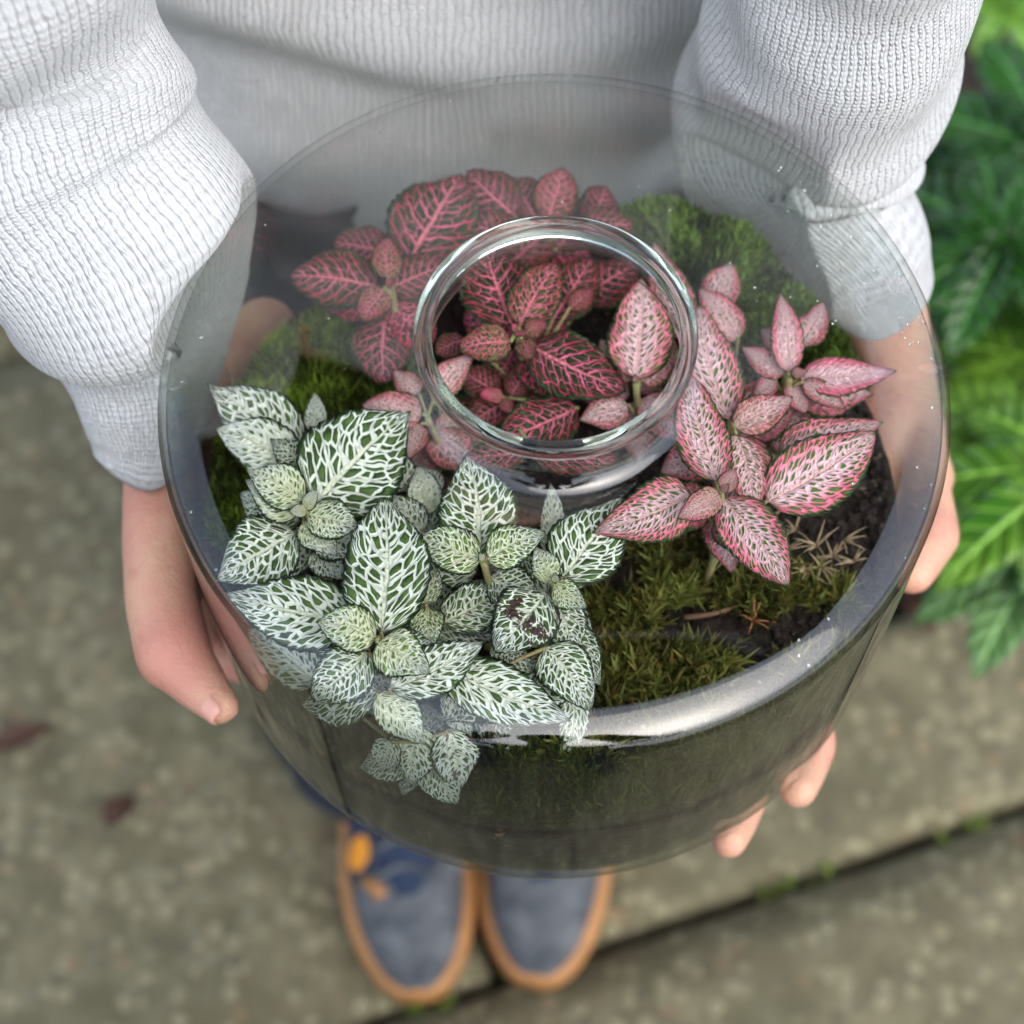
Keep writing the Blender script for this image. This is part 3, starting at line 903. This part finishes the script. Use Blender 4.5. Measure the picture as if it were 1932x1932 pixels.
so = mesh('potting_soil', V, F, M['soil']); tag(so, 'dark brown potting soil filling the bottom of the glass jar', 'soil', kind='stuff')
# crumbs
V = []; F = []; rc = np.random.default_rng(11)
cub = np.array([(-1, -1, -1), (1, -1, -1), (1, 1, -1), (-1, 1, -1), (-1, -1, 1), (1, -1, 1), (1, 1, 1), (-1, 1, 1)], float)
cf = [(0, 3, 2, 1), (4, 5, 6, 7), (0, 1, 5, 4), (1, 2, 6, 5), (2, 3, 7, 6), (3, 0, 4, 7)]
for k in range(5200):
    r = .134 * math.sqrt(rc.random()); a = rc.uniform(0, 6.283)
    if k % 4 == 0: r = rc.uniform(.118, .133)
    x, y = r * math.cos(a), r * math.sin(a); s_ = rc.uniform(.0004, .0016) * (1 if rc.random() < .9 else 1.8)
    o = len(V); c = np.array([x, y, hsoil(x, y) + s_ * .4 + (rc.random() ** 3) * .003])
    Q = cub * s_ * rc.uniform(.5, 1.2, (8, 3))
    th = rc.uniform(0, 6.28); Rm = np.array([[math.cos(th), -math.sin(th), 0], [math.sin(th), math.cos(th), 0], [0, 0, 1]])
    V += list(Q @ Rm.T + c); F += [tuple(i + o for i in f) for f in cf]
cr = mesh('soil_crumbs', V, F, M['soil'], so, smooth=False); tag(cr, kind='stuff')

# ------------------------------------------------------------------ moss
def moss(name, poly, count, hmin, hmax, w, k, mat, label, brown, seed, lump=0.0, lean=.5, z0=-.085, dens=None):
    rm = np.random.default_rng(seed); rr = random.Random(seed)
    W3 = np.array([at(x, y, z0)[:2] for x, y in poly])
    lo, hi = W3.min(0), W3.max(0); V, F, col = [], [], []; n_ = 0; tries = 0
    while n_ < count and tries < count * 30:
        tries += 1
        p = rm.uniform(lo, hi)
        if math.hypot(*p) > .1315: continue
        if not in_poly(np.array([p[0]]), np.array([p[1]]), W3)[0]: continue
        if dens and noise.noise(Vector((p[0] * 45, p[1] * 45, seed))) < dens: continue
        l1 = noise.noise(Vector((p[0] * 60, p[1] * 60, seed * .7))); l2 = noise.noise(Vector((p[0] * 24, p[1] * 24, 7)))
        zz = hsoil(*p) + lump * (.5 + .5 * l2 + .35 * l1)
        g = noise.noise_vector(Vector((p[0] * 70, p[1] * 70, seed)))
        up = np.array([g[0] * lean + rm.normal(0, lean * .4), g[1] * lean + rm.normal(0, lean * .4), 1.])
        c = np.clip(.40 + .75 * l1 + rm.normal(0, .26), 0, 1)
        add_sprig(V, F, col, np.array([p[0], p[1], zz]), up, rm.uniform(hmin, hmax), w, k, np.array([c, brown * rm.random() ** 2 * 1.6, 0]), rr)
        n_ += 1
    V = np.array(V); rr_ = np.hypot(V[:, 0], V[:, 1]); V[:, :2] *= np.where(rr_ > .1345, .1345 / rr_, 1)[:, None]
    o = mesh(name, V, F, mat, smooth=False, col=np.clip(np.array(col), 0, 1)); tag(o, label, 'moss', kind='stuff')
    return o
moss('moss_clump', [(372, 900), (400, 790), (450, 700), (560, 640), (650, 580), (760, 600), (800, 760), (720, 880), (600, 900), (520, 960), (430, 1050), (372, 1010)], 8500, .006, .013, .0016, 6, M['moss_a'], 'bright green moss at the left of the jar behind the white veined plant', .15, 21, .012, .5)
moss('moss_clump', [(1040, 380), (1100, 325), (1240, 330), (1360, 350), (1480, 430), (1575, 530), (1630, 660), (1650, 740), (1580, 800), (1440, 720), (1300, 600), (1180, 500)], 14000, .006, .012, .0016, 6, M['moss_b'], 'dark green mounded moss at the back right of the jar', .10, 22, .019, .5)
moss('moss_clump', [(1130, 1080), (1240, 990), (1420, 1060), (1600, 1120), (1640, 1200), (1480, 1380), (1200, 1460), (1080, 1440), (1090, 1250)], 2300, .009, .018, .0018, 8, M['moss_c'], 'sparse straggly yellow green moss in front of the pale pink plants', .45, 23, .004, .9, dens=-.05)
moss('moss_clump', [(890, 1600), (900, 1400), (1100, 1440), (1300, 1400), (1600, 1230), (1700, 1250), (1560, 1480), (1300, 1600), (1040, 1620)], 5200, .006, .013, .0016, 6, M['moss_d'], 'deep green moss pressed against the front wall of the jar', .2, 24, .014, .7)

# ------------------------------------------------------------------ plants
def halfw(v, base=.55, tip=.85):
    m = (base / (base + tip)); mx = m ** base * (1 - m) ** tip
    return (np.clip(v, 0, 1) ** base) * (np.clip(1 - v, 0, 1) ** tip) / mx

def leaf(root, ro, kind, bx, by, tx, ty, wpx, zb, zt, young, i, extra=0., brown=0., label=None, fold=.11, arch=.055, shape=None):
    wpx *= 1.13
    tx, ty = bx + (tx - bx) * 1.05, by + (ty - by) * 1.05
    Pb, Pt = at(bx, by, zb), at(tx, ty, zt)
    for P in (Pb, Pt):
        r = math.hypot(P[0], P[1])
        if r > .1335: P[:2] *= .1335 / r
    L = np.linalg.norm(Pt - Pb); el = (Pt - Pb) / L
    mid = (Pb + Pt) / 2; vd = CAM - mid; vd /= np.linalg.norm(vd)
    rl = random.Random(i * 17 + 3)
    up = np.array([rl.uniform(-.22, .22), rl.uniform(-.22, .22), 1.]) * .6 + vd * .4
    en = up - el * (up @ el); en /= np.linalg.norm(en); ew = np.cross(el, en)
    # metres of half width so that the picture shows wpx across
    def pj(P):
        q = P - CAM; d = q @ FWD; return np.array([(q @ RGT) / d, -(q @ UPV) / d]) * W / KF
    dl = pj(Pt) - pj(Pb); dl /= (np.linalg.norm(dl) + 1e-9)
    dw = (pj(mid + ew * .01) - pj(mid)) * 100; perp = abs(dw[0] * -dl[1] + dw[1] * dl[0])
    hw = wpx / 2 / max(perp, 1400)
    hw = min(hw, L * .41)
    nu, nv = 13, 27
    us = np.linspace(-1, 1, nu); vs = np.linspace(0, 1, nv)
    U, Vv = np.meshgrid(us, vs)
    b_, t_ = (rl.uniform(.46, .54), rl.uniform(.60, .74)) if kind == 'hot' else (rl.uniform(.50, .62), rl.uniform(.88, 1.15))
    hwv = halfw(Vv, b_, t_) * hw * (1 + .035 * np.sin(Vv * 70 + i) * np.abs(U) ** 3)
    side = rl.uniform(-.05, .05) * L * np.sin(Vv * 3.1)
    ph = rl.uniform(0, 6)
    Z = arch * L * 4 * Vv * (1 - Vv) * .6 + fold * hwv * np.abs(U) ** 1.5 * (1 - .3 * Vv) - .05 * L * Vv ** 3 \
        - .10 * hw * np.abs(U) ** 4 + .16 * hw * np.sin(Vv * 8 + ph) * U ** 2 * np.sign(U) + .07 * hw * np.sin(Vv * 17 + ph * 2) * np.abs(U) ** 3 \
        + .00035 * np.sin((Vv - .3 * np.abs(U)) * 44 + i) * (1 - np.abs(U) * .5)
    P = Pb + el * (L * Vv)[..., None] + ew * (U * hwv + side)[..., None] + en * Z[..., None]
    P = P.reshape(-1, 3)
    r = np.hypot(P[:, 0], P[:, 1]); k = np.where(r > .1350, .1350 / np.maximum(r, 1e-6), 1); P[:, :2] *= k[:, None]
    zt_ = np.where(np.hypot(P[:, 0], P[:, 1]) > .118, .004, .0115); P[:, 2] = np.minimum(P[:, 2], zt_)
    uv = np.stack([(U.ravel() + 1) / 2, Vv.ravel()], 1)
    o = mesh('leaf', P - ro, grid_faces(nu, nv), M[kind], root, uv=uv)
    m = o.modifiers.new('t', 'SOLIDIFY'); m.thickness = .0004; m.offset = -1
    if kind == 'white': young = min(1, young + .15)
    o.color = (young, (i * .6180339) % 1.0, extra, brown)
    if label: o['label'] = label
    return Pb

LEAFN = [0]
def plant(kind, label, cx, cy, zc, leaves, group=None, rad=.0013, fill=4):
    """leaves: (bx, by, tx, ty, width px, dz base, dz tip, youth[, extra[, brown]])"""
    cpt = at(cx, cy, zc)
    bx, by = cpt[0] * .97, cpt[1] - .008
    zb = hsoil(bx, by) - .003
    ro = np.array([bx, by, zb])
    root = tag(empty('nerve_plant', ro), label, 'plant', group)
    parts = []
    P = spline([(bx, by, zb), (bx + .003, by + .003, (zb + zc) / 2), tuple(cpt + np.array([0, 0, -.001]))], 10)
    parts.append(tube_arrays(P, np.linspace(rad * 1.3, rad, 10), 8))
    for lf in leaves:
        lf = list(lf) + [0.] * (10 - len(lf))
        x0, y0, x1, y1, w, db, dt, yg, ex, br = lf
        LEAFN[0] += 1
        Pb = leaf(root, ro, kind, x0, y0, x1, y1, w, zc + db, zc + dt, yg, LEAFN[0], ex, br)
        if w > 30:
            start = P[int(min(9, max(2, 9 + db * 500)))]
            pts = spline([tuple(start), tuple((start + Pb) / 2 + np.array([0, 0, .001])), tuple(Pb + (Pb - start) * .02)], 6)
            if np.linalg.norm(pts[0] - pts[-1]) > .001: parts.append(tube_arrays(pts, rad * .55, 6))
    rf = random.Random(int(cx + cy))
    for k in range(fill):          # older leaves of the lower tiers
        an = k * 2.4 + rf.uniform(0, 1.5); L_ = rf.uniform(105, 140); dz = -.012 - .004 * k - rf.uniform(0, .003)
        sx_, sy_ = cx + 14 * math.cos(an), cy + 26 + 10 * math.sin(an)
        LEAFN[0] += 1
        leaf(root, ro, kind, sx_, sy_, sx_ + L_ * math.cos(an), sy_ + L_ * .85 * math.sin(an), rf.uniform(74, 96), max(zc + dz, zb + .010), max(zc + dz - .003, zb + .008), rf.uniform(0, .2), LEAFN[0], rf.uniform(0, .2))
    V, F = join(parts)
    mesh('stem', V - ro, F, M['stem'], root)
    return root

G1 = 'white veined nerve plants in the jar'
G2 = 'dark leaved pink veined nerve plants in the jar'
G3 = 'pale pink nerve plants in the jar'
lo = -.012
plant('white', 'white veined plant furthest left, its large round leaf touching the glass', 577, 960, -.030, [
    (566, 838, 372, 718, 108, -.014, -.012, .05, .2), (592, 815, 594, 741, 40, -.016, -.012, .2, .6),
    (562, 885, 412, 808, 100, -.010, -.008, .3, .7), (572, 880, 512, 830, 58, -.007, -.004, .1),
    (557, 1005, 372, 1106, 148, -.010, -.014, .05), (595, 948, 768, 780, 190, -.005, .000, .05),
    (566, 968, 466, 905, 80, -.005, -.003, .85, .8), (570, 946, 468, 886, 78, -.001, .002, .75, .3),
    (590, 1040, 645, 1090, 60, -.016, -.018, .1, .3), (573, 984, 632, 1043, 62, -.005, -.003, .9, .6),
    (580, 970, 672, 992, 84, .001, .003, .6, .2), (577, 961, 596, 926, 26, .002, .006, 1., 1.), (577, 962, 548, 964, 26, .003, .006, 1., 1.)], G1)
plant('white', 'white veined plant front left, one tall pointed leaf above two yellow green ones', 712, 1202, -.024, [
    (665, 1172, 428, 1118, 128, -.012, -.016, .1, .15), (736, 1300, 905, 1210, 88, -.014, -.012, .1, .3),
    (715, 1305, 560, 1335, 95, -.022, -.030, .05), (695, 1231, 584, 1322, 112, -.009, -.014, .2, .05),
    (719, 1192, 724, 944, 152, -.004, .000, .1, .05), (712, 1310, 800, 1400, 76, -.020, -.030, .6, .4),
    (709, 1203, 603, 1172, 84, -.001, .002, .85, .25), (712, 1213, 806, 1268, 92, .000, .002, .8, .25)], G1)
plant('white', 'white veined plant with an upright oval leaf standing just below the jar neck', 912, 1057, -.030, [
    (800, 1003, 729, 935, 62, -.016, -.014, .1, .2), (905, 1043, 884, 862, 138, -.006, .000, .15), (928, 960, 860, 890, 60, -.02, -.02, .3, .6),
    (905, 1058, 787, 1014, 82, .000, .002, .7), (920, 1055, 1024, 1006, 74, .001, .003, .65), (912, 1057, 905, 1045, 16, .003, .006, 1, 1)], G1)
plant('white', 'white veined plant with a brown spotted leaf beside pale pink leaves', 1046, 1098, -.032, [
    (1036, 1045, 1038, 915, 44, -.018, -.014, .3, .5), (1060, 1090, 1172, 940, 128, -.006, .000, .05), (985, 1100, 898, 1192, 66, -.018, -.022, .1),
    (1038, 1100, 1012, 1032, 50, .000, .002, .9, .3), (1032, 1118, 940, 1224, 118, -.006, -.004, .05, 0, 1.), (1045, 1105, 1104, 1142, 66, .001, .001, .8, .1),
    (1046, 1098, 1048, 1082, 16, .003, .006, 1, 1)], G1)
plant('white', 'small white veined plant with three little leaves between the large white ones', 804, 1147, -.044, [
    (803, 1141, 812, 1060, 46, .000, .002, .6), (805, 1148, 812, 1222, 62, .000, .002, .8), (838, 1174, 950, 1107, 88, -.004, .000, .25)], G1)
plant('white', 'white veined plant nearest the front wall, its leaves lying down against the glass', 940, 1262, -.046, [
    (930, 1212, 1005, 1264, 56, -.004, -.006, .1), (1070, 1180, 1130, 1290, 66, -.004, -.010, .05), (1085, 1290, 1064, 1438, 54, -.014, -.030, .2, .2),
    (846, 1296, 890, 1405, 50, -.014, -.028, .2, .2), (1030, 1222, 1114, 1332, 94, .000, -.006, .1, .1), (835, 1262, 1067, 1352, 104, .002, -.004, .1, .2)], G1)
plant('white', 'lowest white veined plant, its leaves pressed flat inside the front glass', 795, 1400, -.058, [
    (790, 1370, 768, 1500, 118, .004, -.014, .2, .3), (845, 1380, 868, 1485, 84, .004, -.014, .1, .4, .8), (740, 1400, 700, 1480, 60, .002, -.012, .1, .3), (600, 1290, 470, 1190, 90, -.01, -.012, .1, .3)], G1)
plant('white', 'white veined plant half hidden between the far left plant and the neck', 790, 985, -.052, [
    (768, 925, 728, 848, 76, .000, .004, .1, .2), (802, 975, 788, 880, 62, .004, .006, .6, .8), (826, 930, 792, 880, 44, .002, .004, .1, .1), (700, 985, 655, 1040, 50, -.006, -.01, .1, .1)], G1)

plant('hot', 'dark leaved pink veined plant left of the neck, a round leaf hanging down', 729, 541, -.042, [
    (735, 478, 628, 452, 84, -.016, -.014, .0), (772, 392, 806, 298, 92, -.016, -.014, 0.), (772, 492, 866, 330, 146, -.008, -.002, .05),
    (712, 541, 553, 518, 98, -.006, -.006, .1), (741, 541, 842, 498, 98, -.006, -.006, .1), (731, 590, 724, 716, 122, -.014, -.016, 0.),
    (732, 526, 733, 450, 54, .001, .004, .8, .1), (724, 546, 684, 598, 60, .001, .002, .7, .1), (729, 541, 740, 530, 14, .003, .006, 1, 1)], G2)
plant('hot', 'dark leaved pink veined plant at the very back of the jar behind the neck', 975, 425, -.050, [
    (972, 408, 876, 298, 118, -.002, .004, .0), (1035, 412, 1060, 310, 104, -.004, .002, .4, .1), (980, 460, 886, 418, 84, .000, .002, .1),
    (1090, 440, 1192, 424, 66, .000, .002, .1), (960, 500, 1040, 430, 100, -.01, -.01, .1), (1050, 470, 1110, 400, 80, -.01, -.008, .1), (1010, 410, 972, 332, 90, -.006, -.004, .05), (935, 450, 872, 384, 92, -.008, -.006, .05), (1110, 425, 1142, 352, 70, -.006, -.006, .05)], G2)
plant('hot', 'dark leaved pink veined plant centred in the open neck around a bud', 975, 624, -.036, [
    (1042, 604, 1114, 488, 90, -.014, -.012, .05), (1100, 566, 1198, 500, 84, -.018, -.016, .0), (878, 640, 824, 664, 48, -.012, -.012, .1),
    (966, 616, 918, 466, 138, -.005, .002, .0), (1074, 582, 1116, 545, 38, -.010, -.008, .5, .1), (1002, 652, 1172, 730, 108, -.005, -.004, 0.),
    (980, 616, 1050, 500, 88, -.001, .004, .45), (964, 645, 872, 656, 66, .000, .002, .7), (985, 640, 1000, 674, 46, .000, .002, .7), (990, 630, 1030, 610, 34, 0, .002, .8, .1),
    (975, 624, 966, 612, 18, .003, .006, 1, 1), (975, 626, 985, 632, 18, .003, .006, 1, 1)], G2)
plant('hot', 'small dark leaved pink veined plant low in the neck beside its front edge', 950, 748, -.056, [
    (940, 742, 872, 700, 70, -.004, -.002, .1), (965, 748, 994, 694, 58, -.002, .000, .1), (955, 757, 884, 798, 62, -.003, -.004, .1),
    (1090, 770, 950, 826, 96, .004, .006, .05), (1060, 730, 1000, 760, 50, -.006, -.006, .1), (1000, 850, 880, 862, 50, .008, .01, .1), (1010, 862, 1160, 866, 60, .008, .012, .1),
    (948, 750, 908, 742, 34, .002, .004, .8, .6), (952, 752, 960, 778, 26, .001, .003, .8, .3)], G2)

plant('pale', 'pale pink plant showing in the right side of the neck, one tall upright leaf', 1200, 720, -.040, [
    (1195, 716, 1136, 640, 58, -.004, -.004, .3), (1206, 716, 1272, 660, 74, -.004, -.002, .2), (1290, 640, 1234, 458, 80, -.012, -.004, .0),
    (1185, 764, 1096, 790, 66, -.008, -.008, .1), (1198, 714, 1210, 526, 114, .000, .006, .1), (1200, 720, 1199, 708, 18, .003, .006, 1, 1)], G3)
plant('pale', 'pale pink plant on the left of the neck, half covered by the veined leaves', 806, 785, -.050, [
    (790, 742, 745, 700, 48, .000, .002, .2), (796, 782, 688, 762, 74, .000, .002, .4, .2), (792, 800, 772, 862, 54, -.002, -.004, .1), (822, 748, 890, 670, 56, .006, .010, .3)], G3)
plant('pale', 'pale pink plant with six broad leaves in the front right of the jar', 1361, 928, -.024, [
    (1470, 862, 1660, 796, 92, -.014, -.012, .0), (1570, 875, 1592, 928, 44, -.018, -.020, 0.), (1303, 934, 1128, 998, 108, -.006, -.006, .05),
    (1447, 945, 1648, 818, 128, -.008, -.006, .0), (1352, 908, 1306, 712, 92, -.003, .002, .1), (1364, 942, 1482, 1097, 104, -.006, -.008, .0),
    (1358, 930, 1282, 974, 54, .001, .002, .7, .1), (1366, 925, 1388, 885, 36, .001, .003, .7, .3), (1361, 927, 1374, 915, 16, .003, .006, 1, 1)], G3)
plant('pale', 'pale pink plant just right of the neck, one long leaf pointing up', 1380, 797, -.030, [
    (1392, 642, 1322, 546, 66, -.016, -.012, .1, .2), (1344, 592, 1378, 498, 74, -.020, -.016, .0), (1376, 792, 1322, 578, 100, -.004, .000, .05),
    (1389, 820, 1421, 972, 86, .000, -.002, .2), (1386, 806, 1492, 750, 66, .000, .002, .5, .1)], G3)
plant('pale', 'pale pink plant furthest right, one narrow leaf with a deep pink tip', 1490, 712, -.036, [
    (1505, 652, 1553, 570, 60, -.012, -.010, .1, .3), (1482, 662, 1438, 622, 46, -.012, -.010, .1, .2), (1480, 704, 1402, 655, 50, -.004, -.004, .1, .3),
    (1488, 702, 1474, 554, 58, -.001, .004, .2, .4), (1508, 711, 1692, 696, 66, -.002, .000, .0, .6), (1492, 718, 1520, 776, 66, -.004, -.008, .1, .2),
    (1462, 714, 1422, 748, 40, -.006, -.008, .0, .2), (1515, 720, 1592, 768, 40, -.001, -.006, .1, .1), (1495, 705, 1522, 700, 24, .001, .003, .8, .6)], G3)

# ------------------------------------------------------------------ litter in the jar
def twig(pts, r, label, mat='twig'):
    P = np.array([at(x, y, z) for x, y, z in pts]); P = spline(P, 10)
    for q in P:
        rr = math.hypot(q[0], q[1])
        if rr > .132: q[:2] *= .132 / rr
    V, F = tube_arrays(P, np.linspace(r, r * .5, len(P)), 6)
    o = mesh('twig', V, F, M[mat]); origin_to(o, P[0]); tag(o, label, 'twig', 'twigs and dry bits on the soil')
twig([(1290, 1165, -.082), (1345, 1158, -.080), (1400, 1140, -.080)], .0012, 'reddish brown twig lying on the moss below the pale pink leaf')
twig([(1205, 1010, -.080), (1260, 1018, -.078), (1330, 1005, -.080)], .0012, 'brown twig half hidden under the lowest pale pink leaf')
twig([(890, 1570, -.098), (960, 1535, -.092), (1010, 1520, -.09)], .0011, 'pale brown twig pressed against the front glass in the moss')
twig([(1130, 1425, -.088), (1165, 1450, -.09), (1200, 1465, -.092)], .0009, 'orange brown twig by the glass below the bright band')
twig([(1225, 1130, -.080), (1238, 1180, -.080), (1228, 1220, -.080)], .0007, 'thin straw standing up in the front moss')
twig([(404, 720, -.07), (412, 700, -.06), (418, 692, -.055)], .0011, 'tiny dark twig sticking up at the tip of the far left leaf')
def sprigs(pts, label, name, mat):
    parts = []
    for (x, y) in pts:
        c = at(x, y, -.078); rr = random.Random(int(x * 3 + y))
        for k in range(9):
            a = rr.uniform(0, 6.28); L = rr.uniform(.004, .010)
            e2 = c + np.array([math.cos(a) * L, math.sin(a) * L, rr.uniform(0, .006)])
            parts.append(tube_arrays(spline([tuple(c), tuple((c + e2) / 2 + np.array([0, 0, .001])), tuple(e2)], 4), np.linspace(.0006, .0001, 4), 4))
    V, F = join(parts); o = mesh(name, V, F, M[mat]); origin_to(o, V[0]); return o
M['straw'] = mat_plain('dried_straw', hexlin('b09a78'), .8, 200, .4)
M['rust'] = mat_plain('rusty_moss_star', hexlin('a07840'), .7, 200, .4, 0, 100, hexlin('8a4630'))
tag(sprigs([(1500, 1000), (1540, 1030), (1570, 1050), (1590, 1020), (1548, 1070), (1610, 1060), (1520, 1080), (1480, 1040)], 'x', 'dried_moss', 'straw'), 'tangle of pale dried moss strands on the dark soil at the right', 'dried moss', kind='stuff')
tag(sprigs([(1420, 1172)], 'x', 'moss_star', 'rust'), 'small rusty star shaped moss shoot standing in front of the pale pink leaf tip', 'moss shoot')

# ------------------------------------------------------------------ shrub in the bed (palmate glossy leaves)
def palmate(root, ro, px, py, z, size, rot, nl, mat, tiltx, tilty, spread=300, petiole=True, stemx=None):
    c = at(px, py, z)
    V = []; F = []; UV = []
    Mt = np.array(Matrix.Rotation(tiltx, 3, 'X') @ Matrix.Rotation(tilty, 3, 'Y'))
    rr = random.Random(int(px * 7 + py))
    for k in range(nl):
        ang = rot + R(-spread / 2 + spread * k / (nl - 1))
        L = size * (1 - .30 * abs(2 * k / (nl - 1) - 1) ** 1.6) * rr.uniform(.92, 1.05)
        nu, nv = 7, 16; o = len(V)
        dr_ = rr.uniform(.15, .3)
        for j in range(nv):
            v = j / (nv - 1)
            w = L * .5 * (.08 + .33 * math.sin(math.pi * min(1, v * .95 + .05) ** 1.15)) * (1 - max(0, (v - .8) / .2) ** 2) + .0004
            w *= 1 + .05 * math.sin(v * 40)
            for i in range(nu):
                u = -1 + 2 * i / (nu - 1)
                p = np.array([u * w, v * L, .10 * L * abs(u) * (1 - v) + .05 * L * math.sin(v * 3) - dr_ * L * v * v + k * .0008])
                ca, sa = math.cos(ang), math.sin(ang)
                p = np.array([p[0] * ca - p[1] * sa, p[0] * sa + p[1] * ca, p[2]])
                V.append(Mt @ p + c); UV.append(((u + 1) / 2, v))
        F += [tuple(int(x) + o for x in f) for f in grid_faces(nu, nv)]
    lf = mesh('leaf', np.array(V) - ro, F, mat, root, uv=UV)
    m = lf.modifiers.new('t', 'SOLIDIFY'); m.thickness = .0006
    P = spline([tuple(ro + np.array([rr.uniform(-.02, .02), rr.uniform(-.02, .02), .1])), tuple((c + ro) / 2 + np.array([0, 0, .08])), tuple(c + np.array([0, 0, -.002]))], 10)
    vv, ff = tube_arrays(P, .0028, 7); mesh('petiole', vv - ro, ff, M['fat_pale'], root)
sro = np.array([.46, .46, GROUND])
sh = tag(empty('glossy_shrub', sro), 'dark glossy shrub with large hand shaped leaves beside the right sleeve', 'shrub')
palmate(sh, sro, 1893, 478, -.42, .125, R(0), 9, M['fat_dark'], R(-8), R(-10))
palmate(sh, sro, 1990, 300, -.50, .12, R(40), 8, M['fat_dark'], R(10), R(-5))
palmate(sh, sro, 1800, 330, -.60, .10, R(20), 8, M['fat_dark'], R(0), R(10))
palmate(sh, sro, 1960, 640, -.52, .13, R(80), 8, M['fat_dark'], R(-12), R(-10))
palmate(sh, sro, 1890, 20, -.68, .08, R(0), 6, M['fat_light'], R(0), R(0))
vv, ff = tube_arrays(spline([tuple(sro), tuple(sro + np.array([.01, .0, .1])), tuple(sro + np.array([-.01, .01, .18]))], 8), .008, 8)
mesh('stem', vv - sro, ff, M['twig'], sh)
sro2 = np.array([.42, .30, GROUND])
sh2 = tag(empty('glossy_shrub', sro2), 'bright yellow green shrub with large hand shaped leaves right of the jar', 'shrub')
palmate(sh2, sro2, 2000, 705, -.44, .10, R(75), 8, M['fat_light'], R(-12), R(-15))
palmate(sh2, sro2, 1965, 830, -.42, .105, R(90), 9, M['fat_light'], R(-10), R(-18))
palmate(sh2, sro2, 1990, 930, -.45, .11, R(105), 8, M['fat_pale'], R(-12), R(-15))
palmate(sh2, sro2, 1975, 1040, -.47, .09, R(110), 7, M['fat_pale'], R(-8), R(-14), 200)
palmate(sh2, sro2, 2040, 900, -.38, .10, R(100), 8, M['fat_light'], R(-10), R(-10))
vv, ff = tube_arrays(spline([tuple(sro2), tuple(sro2 + np.array([.01, .0, .1])), tuple(sro2 + np.array([-.01, .01, .18]))], 8), .008, 8)
mesh('stem', vv - sro2, ff, M['twig'], sh2)

# ------------------------------------------------------------------ added roof (out of frame, mirrored in the glass, keeps the sky off the dome)
po = np.array([0, .9, GROUND])
sky_blocker = tag(empty('sky_blocker', po), 'added dark roof out of view, blocking the sky, mirrored in the dome of the jar', 'sky_blocker')
def bxm(name, c, d, mat, parent, ro):
    c = np.array(c, float); d = np.array(d, float) / 2
    V = cub * d + c - ro
    return mesh(name, V, cf, mat, parent, smooth=False)
M['blocker_mat'] = mat_plain('blocker_dark', (.035, .028, .022), .8, 12, .4, .002, 80)
for k in range(12):
    y0 = -.02 + k * .2
    bxm('blocker_board', (0, y0 + .099, 1.42), (1.5, .192, .03), M['blocker_mat'], sky_blocker, po)
for x in (-.70, .70):
    bxm('blocker_beam', (x, 1.15, 1.35), (.09, 2.3, .10), M['blocker_mat'], sky_blocker, po)
    bxm('blocker_post', (x, 2.2, .245), (.10, .10, 2.11), M['blocker_mat'], sky_blocker, po)

# ------------------------------------------------------------------ added figure behind the camera (dark shape mirrored in the side of the jar)
ph = []
ph.append(capsule((-.01, -.74, .10), (-.01, -.72, .42), .15, .16)); ph.append(capsule((-.17, -.72, .50), (.15, -.72, .50), .07, .07))
ph.append(capsule((-.01, -.73, .50), (-.01, -.66, .66), .06, .055)); ph.append(capsule((-.01, -.62, .72), (-.01, -.64, .80), .082, .088))
ph.append(capsule((-.01, -.525, .73), (-.01, -.535, .755), .010, .008))
for sx in (-1, 0, 1):
    chain([((-.01 + sx * .10, -.72, .10), .13), ((-.01 + sx * .24, -.63, -.70), .13)], ph)  # hem flared wide to darken reflections on the jar wall
for sx in (-1, 1):
    chain([((-.01 + sx * .19, -.72, .49), .055), ((-.01 + sx * .27, -.58, .32), .045), ((-.01 + sx * .10, -.47, .55), .032)], ph)
    chain([((-.01 + sx * .09, -.70, .05), .11), ((-.01 + sx * .11, -.60, -.38), .095), ((-.01 + sx * .10, -.60, -.76), .085)], ph)
    chain([((-.01 + sx * .10, -.60, -.765), .05), ((-.01 + sx * .12, -.42, -.775), .038)], ph)
V, F = join(ph)
o = mesh('person', V - np.array([-.01, -.74, GROUND]), F, M['navy']); o.location = (-.01, -.74, GROUND)
md = o.modifiers.new('r', 'REMESH'); md.mode = 'VOXEL'; md.voxel_size = .008; md.use_smooth_shade = True
md = o.modifiers.new('s', 'SMOOTH'); md.factor = .5; md.iterations = 6
tag(o, 'added figure in a wide dark coat behind the camera, only reflected in the jar', 'person')
